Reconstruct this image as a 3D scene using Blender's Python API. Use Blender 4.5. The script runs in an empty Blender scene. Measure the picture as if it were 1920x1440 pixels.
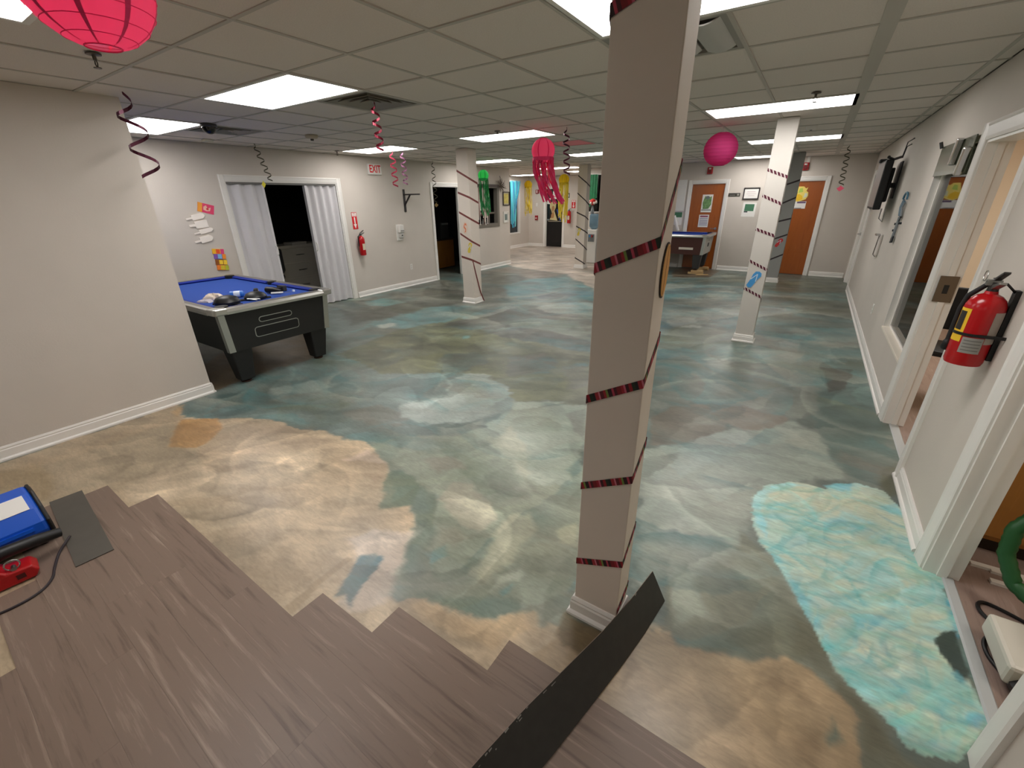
import bpy, bmesh, math, random
import numpy as np
from mathutils import Vector, Matrix
random.seed(7)
PI = math.pi
S = bpy.context.scene
C = S.collection
# ------------------------------------------------------------------ camera, world, exposure
CAM_Z = 1.70
cam_d = bpy.data.cameras.new('camera')
cam = bpy.data.objects.new('camera', cam_d)
C.objects.link(cam)
cam_d.sensor_width = 36.0
cam_d.lens = 800.11 / 1920.0 * 36.0
cam_d.clip_start = 0.02
_R = Vector((0.834, 0.552, -0.014)); _U = Vector((-0.208, 0.339, 0.918)); _F = Vector((-0.511, 0.762, -0.397))
_F.normalize(); _R = (_R - _F * _R.dot(_F)).normalized(); _U = _R.cross(_F)
cam.matrix_world = Matrix(((_R.x, _U.x, -_F.x, 0), (_R.y, _U.y, -_F.y, 0), (_R.z, _U.z, -_F.z, CAM_Z), (0, 0, 0, 1)))
S.camera = cam
w = bpy.data.worlds.new('world'); S.world = w; w.use_nodes = True
w.node_tree.nodes['Background'].inputs[0].default_value = (0.02, 0.02, 0.022, 1)
S.view_settings.view_transform = 'Standard'
S.view_settings.look = 'None'
S.view_settings.gamma = 1.0
S.view_settings.use_curve_mapping = False
S.view_settings.exposure = 0.5
PANEL = 9.0            # radiance of the ceiling light panels
SIDE_ROOM = 34.0       # watts of the unseen lamp added to light the side room
S.cycles.max_bounces = 8
S.cycles.diffuse_bounces = 5
S.cycles.caustics_reflective = False
S.cycles.caustics_refractive = False

# ------------------------------------------------------------------ materials
def lin(c):
    c = c / 255.0
    return c / 12.92 if c <= 0.04045 else ((c + 0.055) / 1.055) ** 2.4
def rgb(c):
    return (lin(c[0]), lin(c[1]), lin(c[2]), 1.0)
MATS = {}
def M(name, col, rough=0.6, metal=0.0, noise=0.0, nscale=8.0, stretch=(1, 1, 1), spec=0.5, bump=0.0, bscale=60.0, emit=0.0, trans=0.0, sss=0.0):
    if name in MATS:
        return MATS[name]
    m = bpy.data.materials.new(name); m.use_nodes = True
    nt = m.node_tree; b = nt.nodes['Principled BSDF']
    b.inputs['Base Color'].default_value = rgb(col)
    b.inputs['Roughness'].default_value = rough
    b.inputs['Metallic'].default_value = metal
    b.inputs['Specular IOR Level'].default_value = spec
    if trans:
        b.inputs['Transmission Weight'].default_value = trans
    if sss:
        b.inputs['Subsurface Weight'].default_value = sss
    if emit:
        b.inputs['Emission Color'].default_value = rgb(col); b.inputs['Emission Strength'].default_value = emit
    if noise or bump:
        tc = nt.nodes.new('ShaderNodeTexCoord'); mp = nt.nodes.new('ShaderNodeMapping')
        mp.inputs['Scale'].default_value = stretch
        nt.links.new(tc.outputs['Object'], mp.inputs[0])
    if noise:
        n = nt.nodes.new('ShaderNodeTexNoise'); n.inputs['Scale'].default_value = nscale; n.inputs['Detail'].default_value = 4
        nt.links.new(mp.outputs[0], n.inputs['Vector'])
        r = nt.nodes.new('ShaderNodeMapRange'); r.inputs[1].default_value = 0.3; r.inputs[2].default_value = 0.7
        r.inputs[3].default_value = 1 - noise; r.inputs[4].default_value = 1 + noise
        nt.links.new(n.outputs['Fac'], r.inputs[0])
        mx = nt.nodes.new('ShaderNodeVectorMath'); mx.operation = 'SCALE'
        mx.inputs[0].default_value = rgb(col)[:3]
        nt.links.new(r.outputs[0], mx.inputs['Scale']); nt.links.new(mx.outputs[0], b.inputs['Base Color'])
    if bump:
        n2 = nt.nodes.new('ShaderNodeTexNoise'); n2.inputs['Scale'].default_value = bscale; n2.inputs['Detail'].default_value = 3
        nt.links.new(mp.outputs[0], n2.inputs['Vector'])
        bp = nt.nodes.new('ShaderNodeBump'); bp.inputs['Strength'].default_value = bump; bp.inputs['Distance'].default_value = 0.004
        nt.links.new(n2.outputs['Fac'], bp.inputs['Height']); nt.links.new(bp.outputs[0], b.inputs['Normal'])
    MATS[name] = m
    return m
def ramp_node(nt, stops, const=True):
    r = nt.nodes.new('ShaderNodeValToRGB')
    if const: r.color_ramp.interpolation = 'CONSTANT'
    els = r.color_ramp.elements
    els[0].position = stops[0][0]; els[0].color = rgb(stops[0][1])
    els[1].position = stops[1][0]; els[1].color = rgb(stops[1][1])
    for p, c in stops[2:]:
        e = els.new(p); e.color = rgb(c)
    return r
def stripes(name, stops, rep=1.0, skew=0.0, rough=0.7):
    """cloth tape: stripes across its length, read from the uv map"""
    m = bpy.data.materials.new(name); m.use_nodes = True; nt = m.node_tree; b = nt.nodes['Principled BSDF']
    b.inputs['Roughness'].default_value = rough
    uv = nt.nodes.new('ShaderNodeUVMap'); sp = nt.nodes.new('ShaderNodeSeparateXYZ')
    nt.links.new(uv.outputs[0], sp.inputs[0])
    ad = nt.nodes.new('ShaderNodeMath'); ad.operation = 'MULTIPLY_ADD'; ad.inputs[1].default_value = skew
    nt.links.new(sp.outputs[1], ad.inputs[0]); nt.links.new(sp.outputs[0], ad.inputs[2])
    mu = nt.nodes.new('ShaderNodeMath'); mu.operation = 'MULTIPLY'; mu.inputs[1].default_value = rep
    nt.links.new(ad.outputs[0], mu.inputs[0])
    fr = nt.nodes.new('ShaderNodeMath'); fr.operation = 'FRACT'; nt.links.new(mu.outputs[0], fr.inputs[0])
    r = ramp_node(nt, stops); nt.links.new(fr.outputs[0], r.inputs[0]); nt.links.new(r.outputs[0], b.inputs['Base Color'])
    return m
def wood(name, base, dark, light, rough=0.45, sc=(1.2, 14, 14), spec=0.5, k=6.0):
    m = bpy.data.materials.new(name); m.use_nodes = True; nt = m.node_tree; b = nt.nodes['Principled BSDF']
    b.inputs['Roughness'].default_value = rough; b.inputs['Specular IOR Level'].default_value = spec
    tc = nt.nodes.new('ShaderNodeTexCoord'); oi = nt.nodes.new('ShaderNodeObjectInfo')
    ad = nt.nodes.new('ShaderNodeVectorMath'); ad.operation = 'MULTIPLY_ADD'
    ad.inputs[1].default_value = (1, 1, 1); nt.links.new(tc.outputs['Object'], ad.inputs[0])
    sc2 = nt.nodes.new('ShaderNodeVectorMath'); sc2.operation = 'SCALE'; sc2.inputs[0].default_value = (37.0, 19.0, 11.0)
    nt.links.new(oi.outputs['Random'], sc2.inputs['Scale']); nt.links.new(sc2.outputs[0], ad.inputs[2])
    mp = nt.nodes.new('ShaderNodeMapping'); mp.inputs['Scale'].default_value = sc; nt.links.new(ad.outputs[0], mp.inputs[0])
    n = nt.nodes.new('ShaderNodeTexNoise'); n.inputs['Scale'].default_value = 1.6; n.inputs['Detail'].default_value = 6; n.inputs['Distortion'].default_value = 0.8
    nt.links.new(mp.outputs[0], n.inputs['Vector'])
    n3 = nt.nodes.new('ShaderNodeTexNoise'); n3.inputs['Scale'].default_value = k; n3.inputs['Detail'].default_value = 5; n3.inputs['Roughness'].default_value = .7
    nt.links.new(mp.outputs[0], n3.inputs['Vector'])
    mxv = nt.nodes.new('ShaderNodeMath'); mxv.operation = 'MULTIPLY_ADD'; mxv.inputs[1].default_value = 0.45
    nt.links.new(n3.outputs['Fac'], mxv.inputs[0])
    m2 = nt.nodes.new('ShaderNodeMath'); m2.operation = 'MULTIPLY'; m2.inputs[1].default_value = 0.55; nt.links.new(n.outputs['Fac'], m2.inputs[0])
    nt.links.new(m2.outputs[0], mxv.inputs[2])
    r = ramp_node(nt, [(0.34, dark), (0.46, base), (0.55, base), (0.68, light)], const=False)
    nt.links.new(mxv.outputs[0], r.inputs[0]); nt.links.new(r.outputs[0], b.inputs['Base Color'])
    bp = nt.nodes.new('ShaderNodeBump'); bp.inputs['Strength'].default_value = 0.12; bp.inputs['Distance'].default_value = 0.002
    nt.links.new(n3.outputs['Fac'], bp.inputs['Height']); nt.links.new(bp.outputs[0], b.inputs['Normal'])
    MATS[name] = m
    return m

# ------------------------------------------------------------------ mesh builder
class MB:
    def __init__(s):
        s.v = []; s.f = []; s.uv = {}
    def add(s, vs, fs):
        o = len(s.v); s.v += [tuple(p) for p in vs]; s.f += [tuple(i + o for i in f) for f in fs]
        return s
    def box(s, x0, x1, y0, y1, z0, z1):
        return s.hexa([(x0, y0, z0), (x1, y0, z0), (x1, y1, z0), (x0, y1, z0)], [(x0, y0, z1), (x1, y0, z1), (x1, y1, z1), (x0, y1, z1)])
    def hexa(s, lo, hi):
        return s.add(list(lo) + list(hi), [(3, 2, 1, 0), (4, 5, 6, 7), (0, 1, 5, 4), (1, 2, 6, 5), (2, 3, 7, 6), (3, 0, 4, 7)])
    def prism(s, poly, a0, a1, axis='y'):
        """2-d outline swept along an axis; y: poly is (x, z), z: (x, y), x: (y, z)"""
        def P(p, a):
            return (p[0], a, p[1]) if axis == 'y' else (p[0], p[1], a) if axis == 'z' else (a, p[0], p[1])
        n = len(poly); vs = [P(p, a0) for p in poly] + [P(p, a1) for p in poly]
        fs = [tuple(range(n - 1, -1, -1)), tuple(range(n, 2 * n))] + [(i, (i + 1) % n, n + (i + 1) % n, n + i) for i in range(n)]
        return s.add(vs, fs)
    def lathe(s, prof, n=20, c=(0, 0, 0), axis='z', cap=True):
        vs = []
        for r, h in prof:
            for i in range(n):
                a = 2 * PI * i / n; x, y = r * math.cos(a), r * math.sin(a)
                p = (x, y, h) if axis == 'z' else (x, h, y) if axis == 'y' else (h, x, y)
                vs.append((p[0] + c[0], p[1] + c[1], p[2] + c[2]))
        fs = [(j * n + i, j * n + (i + 1) % n, (j + 1) * n + (i + 1) % n, (j + 1) * n + i) for j in range(len(prof) - 1) for i in range(n)]
        if cap:
            fs += [tuple(range(n - 1, -1, -1)), tuple((len(prof) - 1) * n + i for i in range(n))]
        return s.add(vs, fs)
    def cyl(s, p0, p1, r0, r1=None, n=12):
        return s.tube([p0, p1], [r0, r0 if r1 is None else r1], n)
    def tube(s, path, r, n=8, closed=False):
        P = [Vector(p) for p in path]; k = len(P)
        rr = r if isinstance(r, (list, tuple)) else [r] * k
        vs = []; up = None
        for i in range(k):
            a = P[(i - 1) % k] if (closed or i > 0) else P[0]; b = P[(i + 1) % k] if (closed or i < k - 1) else P[-1]
            t = (b - a).normalized()
            if up is None:
                up = Vector((0, 0, 1)) if abs(t.z) < .9 else Vector((1, 0, 0))
            u = (up - t * up.dot(t)).normalized(); up = u; q = t.cross(u)
            for j in range(n):
                an = 2 * PI * j / n; vs.append(P[i] + (u * math.cos(an) + q * math.sin(an)) * rr[i])
        m = k if closed else k - 1
        fs = [(i * n + j, i * n + (j + 1) % n, ((i + 1) % k) * n + (j + 1) % n, ((i + 1) % k) * n + j) for i in range(m) for j in range(n)]
        if not closed:
            fs += [tuple(range(n - 1, -1, -1)), tuple((k - 1) * n + j for j in range(n))]
        return s.add(vs, fs)
    def sphere(s, c, r, n=18, m=12, sz=1.0):
        prof = [(r * math.sin(PI * i / m), -r * sz * math.cos(PI * i / m)) for i in range(m + 1)]
        prof[0] = (r * .02, prof[0][1]); prof[-1] = (r * .02, prof[-1][1])
        return s.lathe(prof, n, c)
    def strip(s, pts_a, pts_b, th=None):
        """ribbon between two polylines (single sheet, or with thickness vector th)"""
        n = len(pts_a)
        if th is None:
            return s.add(list(pts_a) + list(pts_b), [(i, i + 1, n + i + 1, n + i) for i in range(n - 1)])
        a2 = [Vector(p) + Vector(th) for p in pts_a]; b2 = [Vector(p) + Vector(th) for p in pts_b]
        fs = []
        for i in range(n - 1):
            fs += [(i, i + 1, n + i + 1, n + i), (2 * n + i + 1, 2 * n + i, 3 * n + i, 3 * n + i + 1),
                   (i + 1, i, 2 * n + i, 2 * n + i + 1), (n + i, n + i + 1, 3 * n + i + 1, 3 * n + i)]
        fs += [(0, n, 3 * n, 2 * n), (n - 1, 3 * n - 1, 4 * n - 1, 2 * n - 1)]
        return s.add(list(pts_a) + list(pts_b) + a2 + b2, fs)
    def build(s, name, mat, parent=None, smooth=False, bevel=0.0, seg=2, loc=None, rot=None):
        me = bpy.data.meshes.new(name)
        me.from_pydata([tuple(p) for p in s.v], [], s.f)
        if s.uv:
            l = me.uv_layers.new(name='UVMap')
            for lp in me.loops:
                l.data[lp.index].uv = s.uv.get(lp.vertex_index, (0, 0))
        bm = bmesh.new(); bm.from_mesh(me); bmesh.ops.recalc_face_normals(bm, faces=bm.faces); bm.to_mesh(me); bm.free()
        me.update()
        if mat: me.materials.append(mat)
        o = bpy.data.objects.new(name, me); C.objects.link(o)
        if parent: o.parent = parent
        if loc is not None: o.location = loc
        if rot is not None: o.rotation_euler = rot
        if smooth:
            for p in me.polygons: p.use_smooth = True
            me.set_sharp_from_angle(angle=math.radians(40))
        if bevel:
            b = o.modifiers.new('bevel', 'BEVEL'); b.width = bevel; b.segments = seg; b.limit_method = 'ANGLE'; b.angle_limit = math.radians(35)
        return o
def tag(o, label=None, cat=None, group=None, kind=None):
    if label: o['label'] = label
    if cat: o['category'] = cat
    if group: o['group'] = group
    if kind: o['kind'] = kind
    return o
def thing(name, label, cat, loc=(0, 0, 0), rz=0.0, group=None):
    o = bpy.data.objects.new(name, None); C.objects.link(o); o.empty_display_size = 0.1
    o.location = loc; o.rotation_euler = (0, 0, rz)
    return tag(o, label, cat, group)
def struct(name, mb, mat, parent=None, bevel=0.0):
    o = mb.build(name, mat, parent, bevel=bevel)
    if parent is None: o['kind'] = 'structure'
    return o
def copy_tree(src, label=None, loc=None, rz=None, group=None):
    r = src.copy(); C.objects.link(r)
    if loc is not None: r.location = loc
    if rz is not None: r.rotation_euler = (0, 0, rz)
    if label: r['label'] = label
    if group: r['group'] = group
    for ch in list(src.children):
        c = ch.copy(); C.objects.link(c); c.parent = r
        for g in list(ch.children):
            d = g.copy(); C.objects.link(d); d.parent = c
    return r
def text(name, body, size, mat, parent, loc, ext=0.0006, rot=(PI / 2, 0, 0), sx=1.0, bold=0.0):
    cu = bpy.data.curves.new(name, 'FONT'); cu.offset = bold; cu.body = body; cu.size = size; cu.align_x = 'CENTER'; cu.align_y = 'CENTER'; cu.extrude = ext
    t = bpy.data.objects.new(name, cu); C.objects.link(t)
    bpy.context.view_layer.update()
    me = bpy.data.meshes.new_from_object(t)
    C.objects.unlink(t); bpy.data.objects.remove(t)
    o = bpy.data.objects.new(name, me); C.objects.link(o); me.materials.clear(); me.materials.append(mat)
    o.parent = parent; o.location = loc; o.rotation_euler = rot; o.scale = (sx, 1, 1)
    return o
# wall frames: local x = to the right as one faces the wall, local -y = out of the wall, z = up
EW, FW, RW, RY = -7.03, 12.05, 0.80, 15.2
H = 2.45
def on_exit(y, z=0): return dict(loc=(EW, y, z), rz=PI / 2)
def on_far(x, z=0): return dict(loc=(x, FW, z), rz=0.0)
def on_right(y, z=0): return dict(loc=(RW, y, z), rz=-PI / 2)
def on_rear(x, z=0): return dict(loc=(x, RY, z), rz=0.0)
GX0, GY0, GS = -1.728, 1.910, 0.6096      # ceiling grid
# ------------------------------------------------------------------ common materials
wall_m = M('painted_wall', (204, 196, 186), 0.75, noise=0.02, nscale=3, bump=0.15, bscale=90)
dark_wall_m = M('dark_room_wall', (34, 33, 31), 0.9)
cream_m = M('cream_wall', (228, 212, 188), 0.7)
trim_m = M('white_trim', (232, 229, 223), 0.35, noise=0.02, nscale=5)
tile_m = M('ceiling_tile', (226, 216, 208), 0.95, noise=0.05, nscale=160, bump=0.4, bscale=260)
bar_m = M('grid_metal', (190, 184, 175), 0.6)
white_m = M('white_plastic', (226, 224, 218), 0.4)
paper_m = M('white_paper', (232, 230, 224), 0.8)
black_m = M('black_plastic', (16, 16, 17), 0.45)
chrome_m = M('chrome', (205, 205, 205), 0.18, metal=1.0)
steel_m = M('brushed_steel', (165, 165, 162), 0.35, metal=1.0)
red_m = M('red_paint', (170, 14, 20), 0.3)
line_m = M('grey_print', (120, 118, 122), 0.8)
green_m = M('green_print', (70, 120, 90), 0.7)
yellow_m = M('yellow_print', (235, 190, 40), 0.6)
dkgrey_m = M('dark_grey', (48, 47, 46), 0.6)
oak_m = wood('door_veneer', (158, 84, 30), (140, 70, 22), (172, 98, 40), rough=0.28, sc=(9, 9, 0.8))
tan_wood_m = wood('tan_wood', (170, 116, 50), (150, 98, 38), (186, 130, 64), rough=0.5, sc=(9, 9, 0.8))
lumber_m = wood('lumber', (186, 156, 110), (150, 120, 80), (205, 178, 135), rough=0.8, sc=(1.5, 12, 12))
glass_m = bpy.data.materials.new('window_glass'); glass_m.use_nodes = True
_nt = glass_m.node_tree; _nt.nodes.clear()
_o = _nt.nodes.new('ShaderNodeOutputMaterial'); _t = _nt.nodes.new('ShaderNodeBsdfTransparent'); _g = _nt.nodes.new('ShaderNodeBsdfGlossy')
_g.inputs['Roughness'].default_value = 0.02; _t.inputs[0].default_value = (.93, .96, .94, 1)
_fz = _nt.nodes.new('ShaderNodeFresnel'); _fz.inputs[0].default_value = 1.45; _mx = _nt.nodes.new('ShaderNodeMixShader')
_nt.links.new(_fz.outputs[0], _mx.inputs[0]); _nt.links.new(_t.outputs[0], _mx.inputs[1]); _nt.links.new(_g.outputs[0], _mx.inputs[2]); _nt.links.new(_mx.outputs[0], _o.inputs[0])

# ------------------------------------------------------------------ walls
def wall(name, mat, along, fixed, th, u0, u1, holes=(), z1=H, z0=0.0):
    """one connected wall slab with rectangular holes; along 'y': the wall stands at x = fixed .. fixed + th"""
    us = sorted({u0, u1} | {h for q in holes for h in q[:2]}); zs = sorted({z0, z1} | {h for q in holes for h in q[2:]})
    us = [u for u in us if u0 <= u <= u1]; zs = [z for z in zs if z0 <= z <= z1]
    def solid(i, j):
        if i < 0 or j < 0 or i >= len(us) - 1 or j >= len(zs) - 1: return False
        cu, cz = (us[i] + us[i + 1]) / 2, (zs[j] + zs[j + 1]) / 2
        return not any(h[0] < cu < h[1] and h[2] < cz < h[3] for h in holes)
    idx = {}; b = MB()
    def V(i, j, k):
        if (i, j, k) not in idx:
            u, z, t = us[i], zs[j], fixed + (th if k else 0)
            idx[(i, j, k)] = len(b.v); b.v.append((t, u, z) if along == 'y' else (u, t, z))
        return idx[(i, j, k)]
    for i in range(len(us) - 1):
        for j in range(len(zs) - 1):
            if not solid(i, j): continue
            for k in (0, 1): b.f.append((V(i, j, k), V(i + 1, j, k), V(i + 1, j + 1, k), V(i, j + 1, k)))
            for di, dj, e in ((-1, 0, ((i, j), (i, j + 1))), (1, 0, ((i + 1, j), (i + 1, j + 1))), (0, -1, ((i, j), (i + 1, j))), (0, 1, ((i, j + 1), (i + 1, j + 1)))):
                if not solid(i + di, j + dj):
                    (a, c), (d, f) = e; b.f.append((V(a, c, 0), V(d, f, 0), V(d, f, 1), V(a, c, 1)))
    return struct(name, b, mat)
TH = 0.13
O1 = (3.36, 4.20); O2 = (1.50, 2.42); WN = (4.34, 5.56)
wall('wall_right', wall_m, 'y', RW, TH, -6.0, FW + .1, [(O1[0], O1[1], 0, 2.00), (O2[0], O2[1], 0, 2.03), (WN[0], WN[1], .47, 2.05), (10.5, 11.42, 0, 2.03)])
wall('wall_far', wall_m, 'x', FW, .12, -5.60, RW, [(-2.68, -1.91, 0, 1.99), (-.78, .04, 0, 1.99), (-5.5, -4.95, 1.32, 2.31)])
wall('wall_left', wall_m, 'y', EW - .12, .12, -6.0, 10.50, [(3.30, 5.12, 0, 2.0), (7.50, 8.42, 0, 1.99), (8.95, 10.0, 1.04, 2.06)])
wall('wall_left_partition', wall_m, 'y', -4.70, .12, -6.0, 1.55)
wall('wall_back', wall_m, 'x', -6.1, .1, EW, RW)
wall('wall_rear_left', wall_m, 'y', -9.42, .12, 10.5, RY, [(13.82, 14.58, .5, 2.32)])
wall('wall_rear', wall_m, 'x', RY, .12, -9.42, -5.5, [(-8.55, -7.82, 0, 2.05)])
wall('wall_rear_right', wall_m, 'y', -5.60, .1, FW + .12, RY)
wall('wall_rear_front', wall_m, 'x', 10.40, .1, -9.42, EW - .12)
# closed, unlit rooms behind the openings of the left wall and the rear walls
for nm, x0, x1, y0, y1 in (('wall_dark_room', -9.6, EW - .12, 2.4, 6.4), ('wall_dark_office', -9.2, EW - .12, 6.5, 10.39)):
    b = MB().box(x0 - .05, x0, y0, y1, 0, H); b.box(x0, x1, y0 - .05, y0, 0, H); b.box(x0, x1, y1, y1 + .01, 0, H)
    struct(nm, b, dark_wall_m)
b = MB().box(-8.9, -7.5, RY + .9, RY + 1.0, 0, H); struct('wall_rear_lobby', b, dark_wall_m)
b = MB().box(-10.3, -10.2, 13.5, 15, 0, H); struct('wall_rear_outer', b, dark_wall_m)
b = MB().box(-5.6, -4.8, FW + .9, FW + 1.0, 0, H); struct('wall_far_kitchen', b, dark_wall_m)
# lit side room right of the wall, and the store room in front of it
wall('wall_side_room_far', cream_m, 'x', 8.0, .1, RW + TH, 3.4, [(0.98, 1.62, 0, 2.03)])
wall('wall_side_room_right', cream_m, 'y', 3.4, .1, 0.8, 8.1)
wall('wall_side_room_near', cream_m, 'x', 2.95, .1, RW + TH, 3.4)
wall('wall_store_near', wall_m, 'x', 0.7, .1, RW + TH, 3.4)

# ------------------------------------------------------------------ ceiling: slab, tiles, grid bars
slab = struct('ceiling', MB().box(-9.6, 3.5, -6.1, RY + 1.1, H + .025, H + .08), M('plenum', (150, 146, 138), .9))
LIGHTS = [(-4, 0, 2, 'square bright ceiling light nearest the pool table with the blue cloth'),
          (-8, 0, 2, 'ceiling light above the popsicle cutouts beside the tall left partition'),
          (-8, 5, 2, 'ceiling light above the exit sign'),
          (-4, 5, 2, 'ceiling light just above the pink jellyfish lantern'),
          (-8, 10, 2, 'ceiling light above the green jellyfish lantern'),
          (-1, 5, None, ''), (1, 5, 2, 'wide ceiling light in front of the column with the blue flip-flop'),
          (1, 10, 2, 'narrow looking ceiling light behind the column with the blue flip-flop'),
          (0, 15, 2, 'farthest ceiling light, above the framed certificate on the far wall'),
          (1, 0, 2, 'big ceiling light at the top edge beside the nearest column'),
          (-2, -3, 2, 'ceiling light at the top left corner beside the big pink lantern'),
          (-4, 10, 2, 'ceiling light behind the pink ceiling panel'),
          (-8, 15, 2, 'ceiling light at the back above the yellow jellyfish lantern'),
          (-8, 18, 2, 'ceiling light of the back room just behind the one above the yellow jellyfish lantern'),
          (1, -10, 2, 'unseen fill light added behind the camera on the right'), (-4, -10, 2, 'unseen fill light added behind the camera on the left'),  # out-of-view panels added to brighten the near column and planks
          (-12, 19, 2, 'ceiling light deepest in the back room, above the black back door')]
LIGHTS = [l for l in LIGHTS if l[2]]
light_cells = set()
def cell(n, k): return GX0 + GS * n, GY0 + GS * k
for n, k, wd, lab in LIGHTS:
    for i in range(wd): light_cells.add((n + i, k))
VENT = {(-3, 1): 'square', (-7, 1): 'square', (1, 1): 'curved'}
light_cells |= set(VENT) | {(-3, 7)}
rc = cam.matrix_world.inverted()
def in_view(x, y, z, mg=1.12):
    p = rc @ Vector((x, y, z))
    if p.z > -0.05: return False
    f = cam_d.lens / 36.0
    return abs(p.x / -p.z) < .5 / f * mg and abs(p.y / -p.z) < .375 / f * mg
def clip_room(x0, x1, y0, y1):
    x0, x1 = max(x0, EW), min(x1, RW); y1 = min(y1, FW)
    return (x0, x1, y0, y1) if x1 - x0 > .02 and y1 - y0 > .02 else None
tile_mesh = None; rest = MB(); ntile = 0
for k in range(-13, 18):
    for n in range(-9, 5):
        if (n, k) in light_cells: continue
        x, y = cell(n, k); c = clip_room(x, x + GS, y, y + GS)
        if c is None: continue
        if c[1] <= -4.66 and y < .9 and k < -1: continue
        g = .009
        vis = any(in_view(px, py, H) for px in (c[0] + .05, (c[0] + c[1]) / 2, c[1] - .05) for py in (c[2] + .05, c[3] - .05))
        full = (c[1] - c[0] > GS - .01 and c[3] - c[2] > GS - .01)
        if vis and ntile < 296:
            ntile += 1
            if full:
                if tile_mesh is None:
                    o = MB().box(-GS / 2 + g, GS / 2 - g, -GS / 2 + g, GS / 2 - g, 0, .012).build('ceiling_tile', tile_m, slab, bevel=0)
                    tile_mesh = o.data
                else:
                    o = bpy.data.objects.new('ceiling_tile', tile_mesh); C.objects.link(o); o.parent = slab
                o.location = (x + GS / 2, y + GS / 2, H + random.uniform(.000, .004))
            else:
                MB().box(c[0], c[1] - g, c[2] + g, c[3] - g, 0, .012).build('ceiling_tile', tile_m, slab, loc=(0, 0, H + .002))
        else:
            rest.box(c[0], c[1], c[2], c[3], H + .001, H + .013)
rest.box(-9.4, EW, 10.5, RY, H + .014, H + .02); rest.box(EW, -5.6, FW, RY, H + .014, H + .02)
rest.box(RW + TH, 3.4, .8, 8.0, H + .001, H + .013)
o = rest.build('ceiling_tile_remainder', tile_m, slab); o['kind'] = 'stuff'
lit = {}
for i, (n, k, wd, lab) in enumerate(LIGHTS):
    for j in range(wd): lit[(n + j, k)] = i
for n in range(-8, 5):            # bars along y, interrupted where a wide light sits
    x = GX0 + GS * n; w_ = .036 if n == 3 else .011
    if not EW < x < RW: continue
    runs = []; y0 = -6.0
    for k in range(-13, 17):
        if lit.get((n - 1, k), -1) == lit.get((n, k), -2):
            ya = GY0 + GS * k; runs.append((y0, ya)); y0 = ya + GS
    runs.append((y0, FW))
    for a, c in runs: MB().box(x - w_, x + w_, a, c, H - .004, H + .006).build('grid_bar', bar_m, slab)
for k in range(-12, 17):
    y = GY0 + GS * k
    MB().box(EW if y > 1.5 else -4.58, RW, y - .011, y + .011, H - .0035, H + .0065).build('grid_bar', bar_m, slab)

# light panels
emit_m = bpy.data.materials.new('lit_diffuser'); emit_m.use_nodes = True
_b = emit_m.node_tree.nodes['Principled BSDF']; _b.inputs['Base Color'].default_value = (.8, .8, .8, 1)
_b.inputs['Emission Color'].default_value = (1.0, .962, .938, 1); _b.inputs['Emission Strength'].default_value = PANEL
for n, k, wd, lab in LIGHTS:
    x, y = cell(n, k); L, D = GS * wd, GS
    if (n, k) == (-2, -3): x -= .12; y += .11
    t = thing('ceiling_light', lab, 'light', (x + L / 2, y + D / 2, H - (.014 if (n, k) == (-2, -3) else 0)), group='recessed ceiling lights')
    f = MB(); a, b2 = L / 2 - .008, D / 2 - .008; fr = .028
    for q in ((-a, a, -b2, -b2 + fr), (-a, a, b2 - fr, b2)): f.box(q[0], q[1], q[2], q[3], -.004, .02)
    for q in ((-a, -a + fr), (a - fr, a)): f.box(q[0], q[1], -b2 + fr, b2 - fr, -.004, .02)
    f.build('frame', trim_m, t)
    MB().box(-a + fr, a - fr, -b2 + fr, b2 - fr, .001, .012).build('diffuser', emit_m, t)
# air vents
vent_m = M('vent_metal', (150, 146, 138), .5); hole_m = M('vent_shadow', (40, 37, 34), .8)
for (n, k), kind in VENT.items():
    x, y = cell(n, k)
    lab = {(-3, 1): 'square louvred air vent behind the bright ceiling light', (-7, 1): 'air vent beside the dark dome camera', (1, 1): 'air vent with wide curved blades beside the nearest column'}[(n, k)]
    t = thing('air_vent', lab, 'vent', (x + GS / 2, y + GS / 2, H), group='ceiling air vents')
    h = GS / 2 - .01
    MB().box(-h, h, -h, h, .030, .036).build('backing', hole_m if kind == 'square' else vent_m, t)
    f = MB()
    for q in ((-h, h, -h, -h + .03), (-h, h, h - .03, h), (-h, -h + .03, -h + .03, h - .03), (h - .03, h, -h + .03, h - .03)): f.box(*q, -.002, .02)
    f.build('frame', vent_m, t)
    if kind == 'square':
        for i in range(4):
            r = h - .05 - i * .062
            f = MB(); p = [(-r, -r), (r, -r), (r, r), (-r, r)]; q = [(c[0] * (r - .034) / r, c[1] * (r - .034) / r) for c in p]
            vs = [(a_, b_, -.004) for a_, b_ in p] + [(a_, b_, .024) for a_, b_ in q] + [(a_, b_, .0) for a_, b_ in p] + [(a_, b_, .028) for a_, b_ in q]
            fs = []
            for j in range(4):
                m_ = (j + 1) % 4
                fs += [(j, m_, 4 + m_, 4 + j), (8 + m_, 8 + j, 12 + j, 12 + m_), (m_, j, 8 + j, 8 + m_), (4 + j, 4 + m_, 12 + m_, 12 + j)]
            f.add(vs, fs).build('louvre', vent_m, t)
    else:
        for i in range(3):
            yy = [(-h + .05 + i * .18 + .15 * s_ / 6, -.004 - .038 * math.sin(PI * .5 * s_ / 6) + .05 * (s_ / 6) ** 2) for s_ in range(7)]
            # blades run along y, curve in x
            a_ = [(px, -h + .05, pz) for px, pz in yy]; b_ = [(px, h - .05, pz) for px, pz in yy]
            MB().strip(a_, b_, (0, 0, .006)).build('blade', M('vent_blade', (188, 186, 180), .4), t, smooth=True)

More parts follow.
